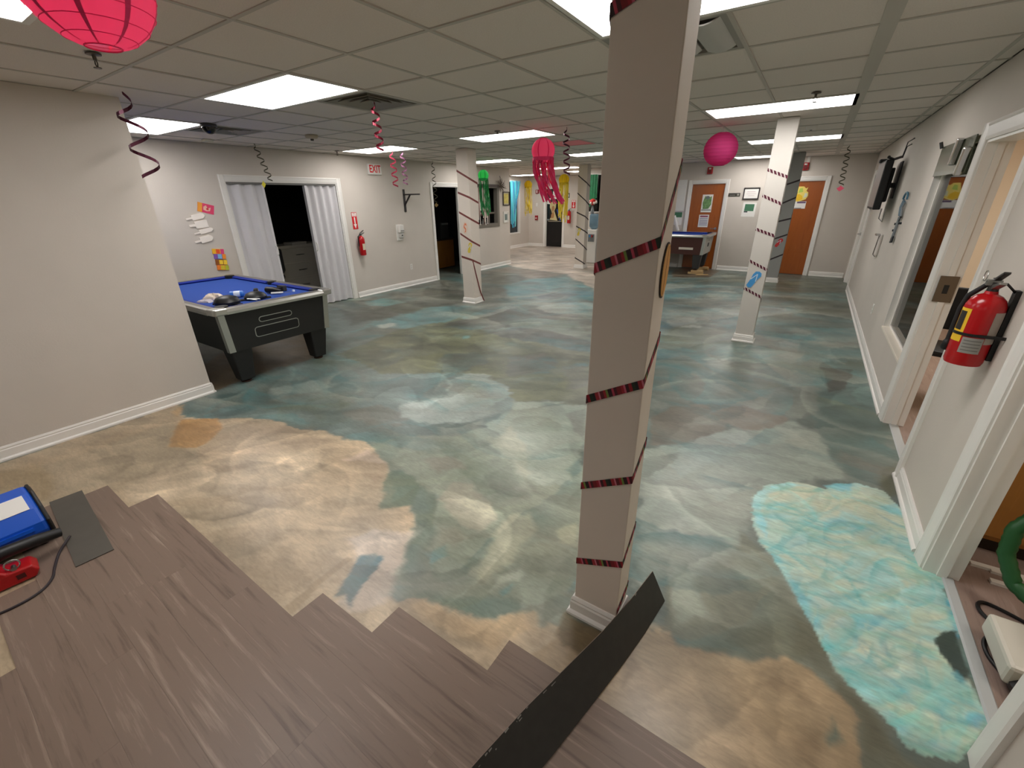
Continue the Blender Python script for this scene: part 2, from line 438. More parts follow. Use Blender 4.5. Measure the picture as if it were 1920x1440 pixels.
# ------------------------------------------------------------------ trim: baseboards, casings, doors
def base_profile(h=.105, d=.014):
    return [(0, 0), (d + .012, 0), (d + .012, .012), (d + .006, .02), (d, .024), (d, h - .03), (d - .004, h - .022), (d - .002, h - .014), (d - .008, h), (0, h)]
def baseboard(name, p0, p1, nrm):
    """skirting from p0 to p1 with outward normal nrm"""
    pr = base_profile(); b = MB(); n = len(pr)
    vs = [(p[0] + nrm[0] * d, p[1] + nrm[1] * d, z) for p in (p0, p1) for d, z in pr]
    b.add(vs, [tuple(range(n)), tuple(range(2 * n - 1, n - 1, -1))] + [(i, n + i, n + (i + 1) % n, (i + 1) % n) for i in range(n)])
    return struct(name, b, trim_m)
bbs = [('baseboard_right', (RW, 4.32), (RW, 10.40), (-1, 0)), ('baseboard_right_middle', (RW, 2.53), (RW, 3.33), (-1, 0)),
       ('baseboard_right_near', (RW, -6), (RW, 1.39), (-1, 0)), ('baseboard_far', (-1.81, FW), (-.88, FW), (0, -1)), ('baseboard_far_right', (.14, FW), (RW - .02, FW), (0, -1)),
       ('baseboard_far_left', (-5.6, FW), (-2.78, FW), (0, -1)), ('baseboard_left', (EW, 5.22), (EW, 7.42), (1, 0)), ('baseboard_left_front', (EW, 1.6), (EW, 3.2), (1, 0)),
       ('baseboard_left_rear', (EW, 8.52), (EW, 10.5), (1, 0)), ('baseboard_partition', (-4.58, -6), (-4.58, 1.55), (1, 0)), ('baseboard_partition_end', (-4.70, 1.55), (-4.565, 1.55), (0, 1)),
       ('baseboard_rear_left', (-9.3, 10.5), (-9.3, RY), (1, 0)), ('baseboard_rear', (-9.3, RY), (-8.65, RY), (0, -1)), ('baseboard_rear_right', (-7.74, RY), (-5.6, RY), (0, -1))]
for q in bbs: baseboard(*q)
def casing(name, frame, x0, x1, z1, wd=.085, jamb=.13, stop=True):
    """door casing in a wall frame (local x0..x1 opening, head at z1): face boards, jamb lining and stop in one connected piece"""
    t = bpy.data.objects.new(name, None); C.objects.link(t); t.location = frame['loc']; t.rotation_euler = (0, 0, frame['rz']); t['kind'] = 'structure'
    for a, c in ((x0 - wd, x0), (x1, x1 + wd)):
        b = MB(); inn = c if a < x0 else a; out = a if a < x0 else c; s_ = 1 if a < x0 else -1
        pr = [(out, 0), (out, -.017), (out + s_ * .014, -.022), (out + s_ * .024, -.017), (inn - s_ * .02, -.013), (inn - s_ * .008, -.013), (inn, -.009), (inn, 0)]
        b.prism(pr, 0, z1 + wd, 'z').build('side_board', trim_m, t)
    MB().prism([(0, z1), (-.009, z1), (-.013, z1 + .02), (-.017, z1 + wd - .024), (-.022, z1 + wd - .014), (-.017, z1 + wd), (0, z1 + wd)], x0, x1, 'x').build('head_board', trim_m, t)
    for a, c in ((x0 - .001, x0 + .016), (x1 - .016, x1 + .001)): MB().box(a, c, 0, jamb, 0, z1).build('jamb', trim_m, t)
    MB().box(x0 + .016, x1 - .016, 0, jamb, z1 - .016, z1).build('head_jamb', trim_m, t)
    if stop:
        for a, c in ((x0 + .016, x0 + .028), (x1 - .028, x1 - .016)): MB().box(a, c, .05, .085, 0, z1 - .016).build('door_stop', trim_m, t)
    return t
casing('trim_1', on_right(0), -O1[1], -O1[0], 2.00, wd=.10, jamb=TH)
c1 = bpy.data.objects['trim_1']
MB().box(-O1[1] + .028, -O1[1] + .032, .015, .115, .99, 1.17).build('strike_plate', M('dark_bronze', (110, 96, 80), .4, metal=.5), c1, bevel=.002)
MB().box(-O1[1] + .032, -O1[1] + .0335, .05, .078, 1.05, 1.11).build('latch_hole', M('latch_dark', (20, 18, 16), .6), c1)
casing('trim_2', on_right(0), -O2[1], -O2[0], 2.03, wd=.095, jamb=TH)
casing('trim_3', on_exit(0), 3.30, 5.12, 2.0, wd=.075, jamb=.12, stop=False)
casing('trim_4', on_exit(0), 7.50, 8.42, 1.99, wd=.07, jamb=.12)
casing('trim_5', on_rear(0), -8.55, -7.82, 2.05, wd=.08, jamb=.12)
casing('trim_6', on_far(0), -2.68, -1.91, 1.99, wd=.075, jamb=.05, stop=False)
casing('trim_7', on_far(0), -.78, .04, 1.99, wd=.075, jamb=.05, stop=False)
casing('trim_8', on_right(0), -11.42, -10.5, 2.03, wd=.08, jamb=.05, stop=False)
def slab_door(name, frame, x0, x1, z1, mat, hinge_left=False, deep=.03):
    t = bpy.data.objects.new(name, None); C.objects.link(t); t.location = frame['loc']; t.rotation_euler = (0, 0, frame['rz']); t['kind'] = 'structure'
    MB().box(x0 + .018, x1 - .018, deep, deep + .04, .008, z1 - .018).build('door_leaf', mat, t, bevel=.002)
    hx = x1 - .09 if hinge_left else x0 + .09
    k = MB().cyl((hx, deep, .97), (hx, deep - .02, .97), .03, n=14); k.cyl((hx, deep - .02, .97), (hx, deep - .05, .97), .012, n=10)
    k.tube([(hx, deep - .05, .97), (hx + (-.11 if hinge_left else .11), deep - .05, .97)], .011, 8)
    k.build('door_handle', chrome_m, t, smooth=True)
    for z in (.25, 1.0, 1.75): MB().cyl(((x0 if hinge_left else x1 - .0) + (.012 if hinge_left else -.012), deep - .004, z - .045), ((x0 if hinge_left else x1) + (.012 if hinge_left else -.012), deep - .004, z + .045), .006, n=8).build('hinge', steel_m, t)
    return t
slab_door('door_1', on_far(0), -2.68, -1.91, 1.99, oak_m, True)
slab_door('door_2', on_far(0), -.78, .04, 1.99, oak_m)
slab_door('door_3', on_right(0), -11.42, -10.5, 2.03, trim_m)
d4 = slab_door('door_4', on_rear(0), -8.55, -7.82, 2.05, M('black_door', (13, 13, 14), .25), deep=.06)
MB().box(-8.45, -7.92, .052, .06, .93, 1.90).build('glass_panel', M('dark_glass', (6, 7, 8), .06), d4)
MB().box(-8.46, -7.91, .045, .06, .905, .93).build('glass_sill', M('tan_strip', (150, 140, 120), .5), d4)
slab_door('door_5', dict(loc=(0, 8.0, 0), rz=0), .98, 1.62, 2.03, wood('side_door', (170, 112, 66), (150, 94, 50), (186, 128, 82), sc=(9, 9, .8)))
# interior window of the right wall
t = bpy.data.objects.new('window_1', None); C.objects.link(t); t.location = (RW, 0, 0); t.rotation_euler = (0, 0, -PI / 2); t['kind'] = 'structure'
MB().box(-WN[1], -WN[0], -.012, .055, .455, .475).build('window_sill', M('sill', (222, 214, 198), .4), t, bevel=.003)
for a, c in ((-WN[1], -WN[1] + .012), (-WN[0] - .012, -WN[0])): MB().box(a, c, .0, .13, .475, 2.05).build('window_reveal', trim_m, t)
for a, c, z0, z1 in ((-WN[1] + .012, -WN[1] + .035, .475, 2.05), (-WN[0] - .035, -WN[0] - .012, .475, 2.05), (-WN[1] + .035, -WN[0] - .035, .475, .495), (-WN[1] + .035, -WN[0] - .035, 2.03, 2.05)):
    MB().box(a, c, .048, .07, z0, z1).build('window_bead', trim_m, t)
MB().box(-WN[1] + .03, -WN[0] - .03, .056, .060, .49, 2.035).build('glass_pane', glass_m, t)
# pass-through window in the left wall, streamer window, kitchen window
def dark_window(name, frame, x0, x1, z0, z1, mat, fr=.05):
    t = bpy.data.objects.new(name, None); C.objects.link(t); t.location = frame['loc']; t.rotation_euler = (0, 0, frame['rz']); t['kind'] = 'structure'
    for a, c, p, q in ((x0, x0 + fr, z0, z1), (x1 - fr, x1, z0, z1), (x0 + fr, x1 - fr, z0, z0 + fr), (x0 + fr, x1 - fr, z1 - fr, z1)):
        MB().box(a, c, -.012, .11, p, q).build('window_frame', mat, t, bevel=.004)
    return t
grey_frame = M('grey_frame', (120, 114, 104), .5)
w2 = dark_window('window_2', on_exit(0), 8.95, 10.0, 1.04, 2.06, grey_frame, .09)
MB().box(9.04, 9.91, .07, .09, 1.36, 1.40).build('window_rail', grey_frame, w2)
MB().box(9.62, 9.66, .07, .09, 1.13, 1.97).build('window_rail', grey_frame, w2)
MB().box(8.98, 10.05, -.03, .0, 1.99, 2.05).build('head_rail', M('walnut', (62, 44, 34), .5), w2)
w3 = dark_window('window_3', dict(loc=(-9.3, 0, 0), rz=PI / 2), 13.82, 14.58, .5, 2.32, trim_m, .05)
MB().box(13.87, 14.53, .085, .092, .55, 2.27).build('glass_pane', M('dark_glass2', (50, 54, 60), .08), w3)
w4 = dark_window('window_4', on_far(0), -5.5, -4.95, 1.32, 2.31, trim_m, .03)
# thresholds
struct('trim_9', MB().prism([(.868, 0), (.915, 0), (.908, .007), (.875, .007)], O2[0], O2[1], 'y'), M('grey_threshold', (178, 182, 182), .3))
struct('trim_10', MB().prism([(.84, 0), (.90, 0), (.893, .006), (.847, .006)], O1[0], O1[1], 'y'), M('grey_threshold', (178, 182, 182), .3))
# painted areas of the floor: colour, streak colour, ragged edge (m), soft edge (m), cover, outline on the floor (m)
PATCHES = [
((190,172,156), (215,200,186),0.1,0.08,1,[(-6.85,10.177), (-5.855,9.818), (-4.81,9.596), (-3.324,8.073), (-7.209,17.461), (-11.657,16.286), (-7.706,10.737)],1.15),
((140,124,108), (160,146,130),0.1,0.1,0.8,[(-6.834,8.698), (-6.67,10.04), (-5.808,9.74), (-4.81,9.596), (-4.966,8.815), (-5.705,8.581), (-5.944,7.646)],1.15),
((92,95,86), (104,108,98),0.12,0.12,1,[(-6.773,4.635), (-6.777,5.827), (-7.188,7.605), (-7.413,9.098), (-6.057,9.114), (-5.348,8.607), (-4.911,7.184), (-4.92,6.307), (-5.064,5.713), (-5.292,4.776), (-5.499,4.185), (-5.867,3.969)],1.0),
((112,156,158), (100,164,172),0.08,0.06,0.9,[(-5.29,7.641), (-5.218,8.513), (-4.6,9.181), (-3.324,8.073), (-2.924,7.135), (-3.666,6.915), (-4.138,6.752), (-4.591,6.712)],1.0),
((92,164,186), (120,170,180),0.05,0.05,0.9,[(-4.039,7.611), (-3.324,8.073), (-3.103,7.555), (-3.668,7.347)],1.0),
((112,120,124), (124,132,132),0.06,0.06,0.8,[(-4.25,7.133), (-3.972,7.711), (-3.49,7.562), (-3.497,7.011), (-3.875,6.693)],1.0),
((172,196,190), (150,185,190),0.04,0.04,0.9,[(-3.623,6.352), (-3.417,6.854), (-2.924,7.135), (-2.702,6.615), (-3.161,6.35), (-3.432,6.107)],1.2),
((128,158,154), (118,164,164),0.1,0.06,1,[(-5.201,3.613), (-5.33,4.359), (-5.307,5.29), (-4.669,5.75), (-4.124,5.706), (-3.917,5.415), (-4.121,4.992), (-4.283,4.682), (-4.412,4.143), (-4.646,3.762), (-4.907,3.433)],1.0),
((96,98,88), (104,108,100),0.1,0.08,0.9,[(-5.793,4.012), (-5.838,4.802), (-5.418,5.272), (-5.218,4.944), (-5.338,4.587), (-5.425,4.228), (-5.441,3.794)],1.0),
((104,158,152), (110,150,150),0.06,0.06,0.9,[(-6.606,5.03), (-6.52,5.397), (-5.952,5.404), (-5.945,5.016), (-6.279,4.823)],1.0),
((150,152,142), (140,146,138),0.08,0.05,0.9,[(-4.213,5.243), (-4.108,6.166), (-3.897,6.012), (-3.859,5.333), (-3.972,4.935), (-4.183,4.812)],1.32),
((192,196,184), (180,190,180),0.03,0.03,1,[(-5.119,4.052), (-5.021,4.319), (-4.859,4.171), (-4.89,3.955), (-4.994,3.926)],1.2),
((118,120,108), (124,132,122),0.1,0.08,1,[(-5.034,3.191), (-5.197,3.938), (-4.373,4.104), (-4.358,3.336), (-4.533,2.989), (-4.769,2.966)],1.0),
((114,118,92), (126,130,100),0.09,0.05,1,[(-4.527,2.946), (-4.6,3.451), (-4.619,4.084), (-4.401,4.755), (-4.312,5.03), (-3.59,4.63), (-2.868,4.819), (-2.267,4.592), (-1.902,4.576), (-1.294,3.313), (-1.69,3.134), (-1.978,2.929), (-2.152,3.161), (-2.594,3.314), (-2.906,3.159), (-3.498,2.761), (-3.801,2.797)],1.0),
((134,136,96), (124,128,96),0.07,0.06,0.8,[(-3.647,2.891), (-3.704,3.264), (-3.4,3.581), (-3.253,3.328), (-3.176,2.993), (-3.473,2.812)],1.0),
((140,138,104), (128,132,104),0.05,0.05,0.8,[(-4.539,3.487), (-4.408,3.787), (-4.201,3.69), (-4.303,3.419)],1.0),
((88,94,88), (98,102,90),0.07,0.05,0.9,[(-3.348,3.523), (-3.089,3.86), (-2.757,3.629), (-2.783,3.234), (-3.05,3.107)],1.0),
((94,100,98), (108,112,104),0.07,0.06,0.85,[(-2.655,3.857), (-2.376,4.244), (-2.086,4.037), (-2.055,3.679), (-2.312,3.451)],1.0),
((110,112,104), (122,124,110),0.07,0.06,0.8,[(-1.983,3.905), (-1.804,4.208), (-1.508,3.68), (-1.674,3.425)],1.0),
((88,90,84), (98,100,94),0.07,0.04,1,[(-4.339,4.685), (-4.109,5.111), (-3.934,5.903), (-3.314,6.261), (-2.535,6.221), (-2.185,5.402), (-2.702,5.281), (-3.145,5.283), (-3.49,4.816), (-3.889,4.58), (-4.178,4.539)],1.0),
((126,142,122), (132,146,136),0.06,0.05,0.9,[(-3.623,5.141), (-3.319,5.573), (-2.649,5.783), (-2.248,5.275), (-2.628,5.139), (-3.153,5.145), (-3.487,5.014)],1.0),
((90,92,88), (100,104,102),0.05,0.04,1,[(-3.512,4.615), (-3.238,5.061), (-2.692,5.102), (-2.025,4.939), (-1.859,4.556), (-2.22,4.5), (-2.722,4.574), (-3.188,4.515)],1.0),
((150,200,196), (150,200,190),0.02,0.02,1,[(-3.666,4.286), (-3.607,4.351), (-3.53,4.255), (-3.588,4.192)],1.0),
((126,142,136), (138,154,148),0.06,0.05,1,[(-4.265,1.135), (-4.537,1.304), (-4.513,1.485), (-4.587,1.756), (-4.603,2.214), (-4.648,2.919), (-3.775,2.775), (-3.498,2.761), (-2.906,3.159), (-2.594,3.314), (-2.152,3.161), (-1.978,2.929), (-1.778,2.487), (-1.774,2.195), (-2.351,1.976), (-2.439,1.732), (-2.7,1.69), (-3.05,1.692), (-3.572,1.532), (-3.9,1.339)],1.0),
((98,122,120), (110,136,134),0.06,0.06,0.9,[(-4.265,1.135), (-4.537,1.304), (-4.49,1.513), (-4.267,1.753), (-3.918,1.824), (-3.807,1.564), (-3.922,1.349)],1.0),
((112,124,116), (122,132,124),0.07,0.06,0.9,[(-3.917,1.622), (-3.799,1.968), (-3.341,2.112), (-2.907,2.124), (-2.979,1.846), (-3.289,1.652)],1.0),
((132,130,118), (138,138,128),0.07,0.05,0.8,[(-3.15,1.972), (-2.909,2.247), (-2.47,2.276), (-2.485,2.045), (-2.71,1.905)],1.0),
((164,176,168), (176,186,178),0.07,0.05,0.9,[(-2.764,2.337), (-2.566,2.73), (-2.831,2.948), (-2.783,3.234), (-2.546,3.343), (-2.165,3.153), (-1.97,2.934), (-1.933,2.669), (-2.096,2.396), (-2.363,2.229), (-2.588,2.202)],1.2),
((160,172,162), (172,182,172),0.07,0.06,0.7,[(-4.195,1.872), (-3.968,2.25), (-3.669,2.353), (-3.678,2.116), (-3.954,1.844)],1.2),
((120,152,148), (110,146,146),0.06,0.06,0.8,[(-2.714,1.7), (-2.588,1.857), (-2.32,1.947), (-2.215,1.742), (-2.091,1.581), (-2.408,1.707)],1.0),
((148,156,138), (158,164,146),0.06,0.04,1,[(-2.473,1.711), (-2.351,1.976), (-1.848,2.291), (-1.41,2.087), (-1.086,2.039), (-0.881,2.169), (-0.502,1.276), (-0.504,1.148), (-0.658,1.119), (-0.807,1.048), (-0.992,0.976), (-1.15,0.951), (-1.206,0.871), (-1.326,0.803), (-1.45,0.991), (-1.702,1.395), (-1.775,1.319), (-2.076,1.591)],1.2),
((172,186,170), (184,194,178),0.08,0.05,1,[(-1.991,2.921), (-1.679,3.114), (-1.367,3.242), (-0.895,2.159), (-1.086,2.039), (-1.311,2.037), (-1.747,2.194), (-1.935,2.266), (-1.896,2.577)],1.2),
((190,194,172), (200,202,180),0.07,0.06,0.9,[(-1.776,2.231), (-1.705,2.533), (-1.354,2.284), (-1.249,2.025), (-1.487,2.101)],1.2),  # cream paint; part of its paleness is a light reflection put into the colour
((140,142,132), (150,152,140),0.03,0.03,0.9,[(-1.452,2.968), (-1.351,3.151), (-1.125,2.649), (-1.263,2.757)],1.0),
((126,140,124), (116,134,124),0.06,0.05,0.9,[(-2.065,1.488), (-2.044,1.61), (-1.816,1.611), (-1.583,1.561), (-1.483,1.314), (-1.243,1.123), (-1.285,0.979), (-1.56,1.265), (-1.775,1.319), (-1.784,1.257)],1.2),
((130,142,124), (140,150,132),0.06,0.05,0.9,[(-1.696,1.687), (-1.719,1.907), (-1.705,2.105), (-1.441,2.067), (-1.233,1.979), (-1.216,1.794), (-1.329,1.723), (-1.572,1.73)],1.2),
((170,165,146), (164,160,142),0.04,0.03,1,[(-1.571,1.538), (-1.609,1.721), (-1.498,1.777), (-1.278,1.665), (-1.18,1.56), (-1.2,1.445), (-1.315,1.421), (-1.442,1.475)],1.2),
((162,158,138), (154,152,134),0.05,0.05,0.8,[(-1.444,1.339), (-1.354,1.397), (-1.211,1.364), (-1.26,1.287), (-1.346,1.255)],1.2),
((152,142,128), (160,150,134),0.05,0.05,0.7,[(-1.965,1.816), (-1.825,1.945), (-1.623,1.877), (-1.788,1.735)],1.0),
((178,176,152), (186,184,160),0.06,0.05,0.95,[(-1.052,1.186), (-1.092,1.327), (-1.123,1.544), (-1.068,1.713), (-0.959,1.623), (-0.937,1.448), (-0.903,1.321), (-0.927,1.172), (-0.992,1.131)],1.32),
((152,154,136), (160,162,142),0.05,0.05,0.8,[(-0.948,1.441), (-0.824,1.565), (-0.66,1.582), (-0.612,1.45), (-0.728,1.337), (-0.852,1.315)],1.2),
((196,200,182), (190,196,180),0.03,0.03,0.9,[(-0.895,1.261), (-0.852,1.315), (-0.806,1.306), (-0.845,1.233), (-0.906,1.143)],1.2),
((116,156,152), (124,150,146),0.03,0.03,0.9,[(-1.349,1.175), (-1.296,1.263), (-1.234,1.223), (-1.263,1.144)],1.2),
((110,156,154), (124,150,146),0.02,0.02,0.9,[(-0.864,1.17), (-0.831,1.234), (-0.827,1.183), (-0.846,1.154)],1.2),
((108,156,160), (124,150,146),0.02,0.02,0.9,[(-0.607,1.336), (-0.605,1.424), (-0.587,1.398), (-0.589,1.333)],1.2),
((124,160,158), (124,150,146),0.03,0.03,0.9,[(-1.066,2.228), (-1.029,2.406), (-0.974,2.287), (-1.0,2.162)],1.2),
((186,184,156), (196,194,168),0.03,0.03,0.9,[(-0.848,1.669), (-0.771,1.795), (-0.701,1.635), (-0.788,1.588)],1.2),
((118,146,136), (126,150,142),0.05,0.04,0.9,[(-1.181,0.966), (-0.997,1.057), (-0.793,1.154), (-0.702,1.147), (-0.794,1.05), (-0.991,0.974)],1.0),
((186,163,134), (200,178,148),0.05,0.025,1,[(-4.248,0.07), (-4.516,0.111), (-4.521,0.452), (-4.584,1.235), (-4.224,1.16), (-3.89,1.334), (-3.562,1.527), (-3.202,1.598), (-3.002,1.66), (-2.686,1.679), (-2.518,1.747), (-2.122,1.599), (-2.051,1.569), (-1.794,1.337), (-1.702,1.395), (-1.573,1.257), (-1.407,1.06), (-1.354,0.826), (-1.226,0.841), (-1.16,0.944), (-0.991,0.974), (-0.807,1.048), (-0.692,1.153), (-0.629,1.126), (-0.51,1.144), (-0.336,1.234), (-0.114,1.15), (-0.334,0.962), (-0.713,0.808), (-1.166,0.669), (-1.403,0.436), (-1.272,0.1), (-2.319,-0.582), (-4.44,-0.547)],1.32),
((172,156,132), (184,166,140),0.05,0.06,0.9,[(-4.239,0.223), (-4.2,0.626), (-4.232,1.063), (-3.726,0.878), (-3.474,0.993), (-3.308,0.889), (-3.496,0.546), (-3.741,0.255), (-3.902,0.186)],1.32),
((156,134,98), (182,160,128),0.05,0.06,0.9,[(-4.374,-0.01), (-4.388,0.092), (-4.288,0.287), (-3.861,0.28), (-3.657,0.212), (-3.991,0.032), (-4.028,-0.054)],1.32),
((196,176,150), (204,184,156),0.03,0.03,0.95,[(-3.459,0.535), (-3.45,0.965), (-3.291,0.916), (-3.124,0.913), (-2.976,0.991), (-2.817,0.942), (-2.705,0.88), (-2.971,0.63), (-3.014,0.56), (-3.217,0.462)],1.32),
((178,134,82), (196,156,106),0.03,0.02,1,[(-4.091,1.042), (-4.198,1.13), (-3.94,1.314), (-3.736,1.264), (-3.603,1.143), (-3.551,1.007), (-3.744,0.885)],1.32),
((182,148,104), (190,160,120),0.03,0.03,0.9,[(-4.455,1.137), (-4.519,1.275), (-4.413,1.212), (-4.288,1.144)],1.32),
((176,154,128), (188,166,138),0.05,0.04,0.9,[(-3.466,0.971), (-3.585,1.154), (-3.641,1.432), (-3.202,1.598), (-2.751,1.582), (-2.82,1.361), (-3.023,1.233), (-2.912,0.988), (-3.124,0.913), (-3.313,0.918)],1.32),
((170,148,122), (180,158,130),0.05,0.04,0.8,[(-2.605,1.413), (-2.517,1.552), (-2.2,1.628), (-2.028,1.547), (-2.087,1.439), (-2.285,1.421)],1.32),
((196,174,154), (204,182,162),0.04,0.03,0.9,[(-2.489,1.486), (-2.442,1.685), (-2.168,1.624), (-2.346,1.56)],1.32),
((132,146,122), (124,144,126),0.04,0.03,1,[(-2.027,1.477), (-2.066,1.596), (-1.926,1.611), (-1.775,1.569), (-1.702,1.395), (-1.775,1.319), (-1.838,1.279)],1.0),
((204,186,168), (214,198,182),0.05,0.05,0.9,[(-1.806,0.984), (-1.696,1.112), (-1.541,1.226), (-1.4,1.064), (-1.305,0.929), (-1.267,0.799), (-1.388,0.704), (-1.432,0.709), (-1.52,0.866), (-1.671,0.934)],1.32),
((126,156,158), (116,152,160),0.03,0.02,1,[(-1.486,0.714), (-1.543,0.821), (-1.595,0.931), (-1.521,1.008), (-1.488,1.0), (-1.462,0.884), (-1.442,0.823), (-1.387,0.738), (-1.465,0.762)],1.0),
((176,152,122), (180,158,128),0.01,0.01,0.9,[(-1.649,0.569), (-1.662,0.755), (-1.667,0.914), (-1.629,0.918), (-1.62,0.727), (-1.583,0.563)],1.32),
((196,168,132), (204,178,142),0.04,0.04,0.8,[(-1.145,0.861), (-1.133,0.951), (-0.983,0.965), (-0.819,1.024), (-0.715,1.123), (-0.636,1.083), (-0.736,0.947), (-0.844,0.906)],1.32),
((168,144,112), (176,152,120),0.05,0.03,1,[(-0.514,1.142), (-0.336,1.234), (-0.193,1.429), (-0.124,1.357), (-0.049,1.378), (0.108,1.461), (0.281,1.532), (0.353,1.518), (0.437,1.507), (0.499,1.42), (0.49,1.249), (0.586,1.078), (0.087,0.751), (-0.334,0.962), (-0.577,0.984)],1.32),
((126,106,72), (142,122,88),0.03,0.02,1,[(-0.54,1.125), (-0.558,1.24), (-0.505,1.227), (-0.331,1.251), (-0.379,1.165), (-0.388,1.106), (-0.489,1.093)],1.0),
((142,118,88), (150,126,96),0.05,0.05,0.7,[(0.203,1.367), (0.32,1.454), (0.339,1.378), (0.24,1.335)],1.0),
((142,118,88), (150,126,96),0.05,0.05,0.7,[(0.297,1.211), (0.372,1.279), (0.373,1.173), (0.315,1.135)],1.0),
((150,128,100), (134,112,86),0.04,0.03,0.7,[(-0.288,1.197), (-0.232,1.26), (-0.218,1.153), (-0.239,1.092)],1.0),
((136,138,120), (128,128,108),0.05,0.04,1,[(-0.202,1.423), (-0.229,1.696), (-0.086,1.907), (0.06,2.225), (0.185,2.081), (0.307,1.863), (0.423,1.631), (0.545,1.47), (0.629,1.392), (0.698,1.368), (0.66,1.126), (0.486,1.013), (0.499,1.42), (0.437,1.507), (0.353,1.518), (0.281,1.532), (0.108,1.461), (-0.049,1.378), (-0.124,1.357)],1.0),
((112,108,86), (120,118,98),0.05,0.05,0.8,[(0.27,1.774), (0.349,1.794), (0.487,1.54), (0.595,1.387), (0.533,1.311), (0.499,1.42), (0.421,1.52), (0.316,1.575)],1.0),
((154,162,146), (144,154,138),0.06,0.05,0.9,[(-0.218,1.703), (-0.197,2.061), (0.025,2.409), (0.06,2.225), (-0.047,1.975), (-0.124,1.726), (-0.026,1.583), (-0.173,1.441)],1.2),
((120,140,128), (120,130,112),0.03,0.03,0.9,[(0.392,1.273), (0.411,1.372), (0.435,1.311), (0.399,1.259)],1.0),
((160,170,158), (172,180,168),0.07,0.05,1,[(-0.685,2.705), (-0.563,2.884), (-0.408,3.035), (-0.297,3.361), (-0.12,3.629), (0.172,3.81), (0.355,3.671), (0.468,3.431), (0.504,3.114), (0.275,2.868), (0.104,2.773), (0.026,2.523), (0.048,2.217), (-0.093,1.945), (-0.218,1.703), (-0.361,1.537), (-0.541,2.105)],1.2),
((178,188,180), (166,184,180),0.06,0.05,0.8,[(-0.502,2.66), (-0.334,3.24), (-0.108,3.53), (-0.01,3.303), (-0.224,2.835), (-0.365,2.53), (-0.525,2.428)],1.2),
((182,188,178), (172,182,170),0.06,0.06,0.8,[(-0.381,1.993), (-0.246,2.155), (-0.221,2.045), (-0.298,1.902)],1.2),
((142,134,120), (132,126,112),0.04,0.03,1,[(-0.775,3.22), (-0.713,3.61), (-0.479,3.78), (-0.259,3.542), (-0.278,3.363), (-0.357,3.159), (-0.504,2.956), (-0.667,2.836)],1.0),
((150,140,124), (140,132,118),0.04,0.03,1,[(-0.404,3.619), (-0.24,3.928), (0.006,3.958), (0.169,3.863), (0.072,3.612), (-0.103,3.483), (-0.222,3.511)],1.0),
((136,142,132), (146,152,142),0.08,0.06,1,[(-0.949,4.024), (-0.758,4.652), (-0.476,5.436), (0.179,5.944), (0.344,5.145), (0.389,4.056), (0.207,3.854), (-0.158,3.953), (-0.566,3.764), (-0.802,3.432)],1.0),
((122,128,118), (130,136,126),0.07,0.06,0.8,[(-0.419,4.678), (-0.198,5.183), (0.129,4.687), (0.234,4.196), (-0.08,4.002), (-0.331,4.253)],1.0),
((158,166,156), (166,172,160),0.06,0.05,0.9,[(-0.749,5.16), (-0.551,5.746), (-0.42,4.858), (-0.568,4.501)],1.2),
((160,166,154), (150,158,148),0.07,0.05,0.9,[(-0.344,5.515), (0.066,5.994), (0.217,5.535), (0.153,5.207), (-0.18,5.004)],1.2),
((100,124,118), (110,134,128),0.07,0.05,1,[(0.179,5.944), (0.503,6.504), (0.787,6.31), (0.798,4.807), (0.811,4.105), (0.818,3.278), (0.669,3.105), (0.559,3.081), (0.493,3.213), (0.453,3.463), (0.337,3.708), (0.349,4.53), (0.298,5.117)],1.0),
((74,76,70), (84,86,78),0.03,0.02,1,[(0.367,5.374), (0.648,5.472), (0.661,5.254), (0.566,4.806), (0.423,4.646), (0.413,5.102)],1.0),
((88,116,112), (98,124,120),0.05,0.05,0.8,[(0.306,4.645), (0.632,4.637), (0.622,4.438), (0.349,4.462)],1.0),
((120,116,82), (110,116,92),0.05,0.05,0.8,[(0.686,3.336), (0.819,3.494), (0.795,3.072), (0.711,2.989)],1.0),
((122,150,154), (108,142,150),0.08,0.06,0.9,[(-2.379,9.608), (-2.04,10.57), (-1.43,9.134), (-1.5,7.31), (-1.314,5.417), (-1.077,4.277), (-1.677,6.425)],1.0),
((104,146,156), (120,150,150),0.06,0.05,0.7,[(-1.401,5.365), (-1.026,5.589), (-0.907,5.065), (-1.171,4.593)],1.0),
((178,186,182), (160,178,178),0.05,0.03,0.95,[(-1.394,7.59), (-0.667,8.236), (0.181,8.158), (-0.289,7.531), (-0.633,7.33), (-1.024,7.378)],1.2),
((184,192,184), (170,180,172),0.04,0.03,0.9,[(-2.379,9.608), (-1.987,9.824), (-1.835,9.624), (-2.28,9.24)],1.2),
((176,180,168), (160,170,160),0.05,0.03,0.9,[(-1.519,9.085), (-0.982,9.325), (-0.827,8.845), (-1.324,8.564)],1.2),
((188,190,182), (170,180,176),0.05,0.04,0.8,[(-1.575,6.484), (-1.237,6.865), (-0.979,6.332), (-1.381,6.19)],1.2),
((170,180,178), (160,176,176),0.04,0.03,0.9,[(-0.058,6.168), (0.167,6.303), (0.203,6.029), (-0.012,5.9)],1.2),
((90,84,76), (98,94,86),0.03,0.03,0.8,[(-0.149,6.61), (0.092,6.753), (0.103,6.476), (-0.068,6.32)],1.0),
((96,104,92), (108,114,102),0.1,0.08,1,[(-1.52,11.545), (0.895,12.325), (0.77,7.859), (0.529,8.083), (0.093,8.672), (-0.553,9.626), (-1.165,9.926)],1.15),
((84,96,84), (92,100,88),0.08,0.06,0.8,[(-0.081,9.059), (0.562,10.075), (0.772,8.837), (0.529,8.083), (0.106,8.239)],1.15),
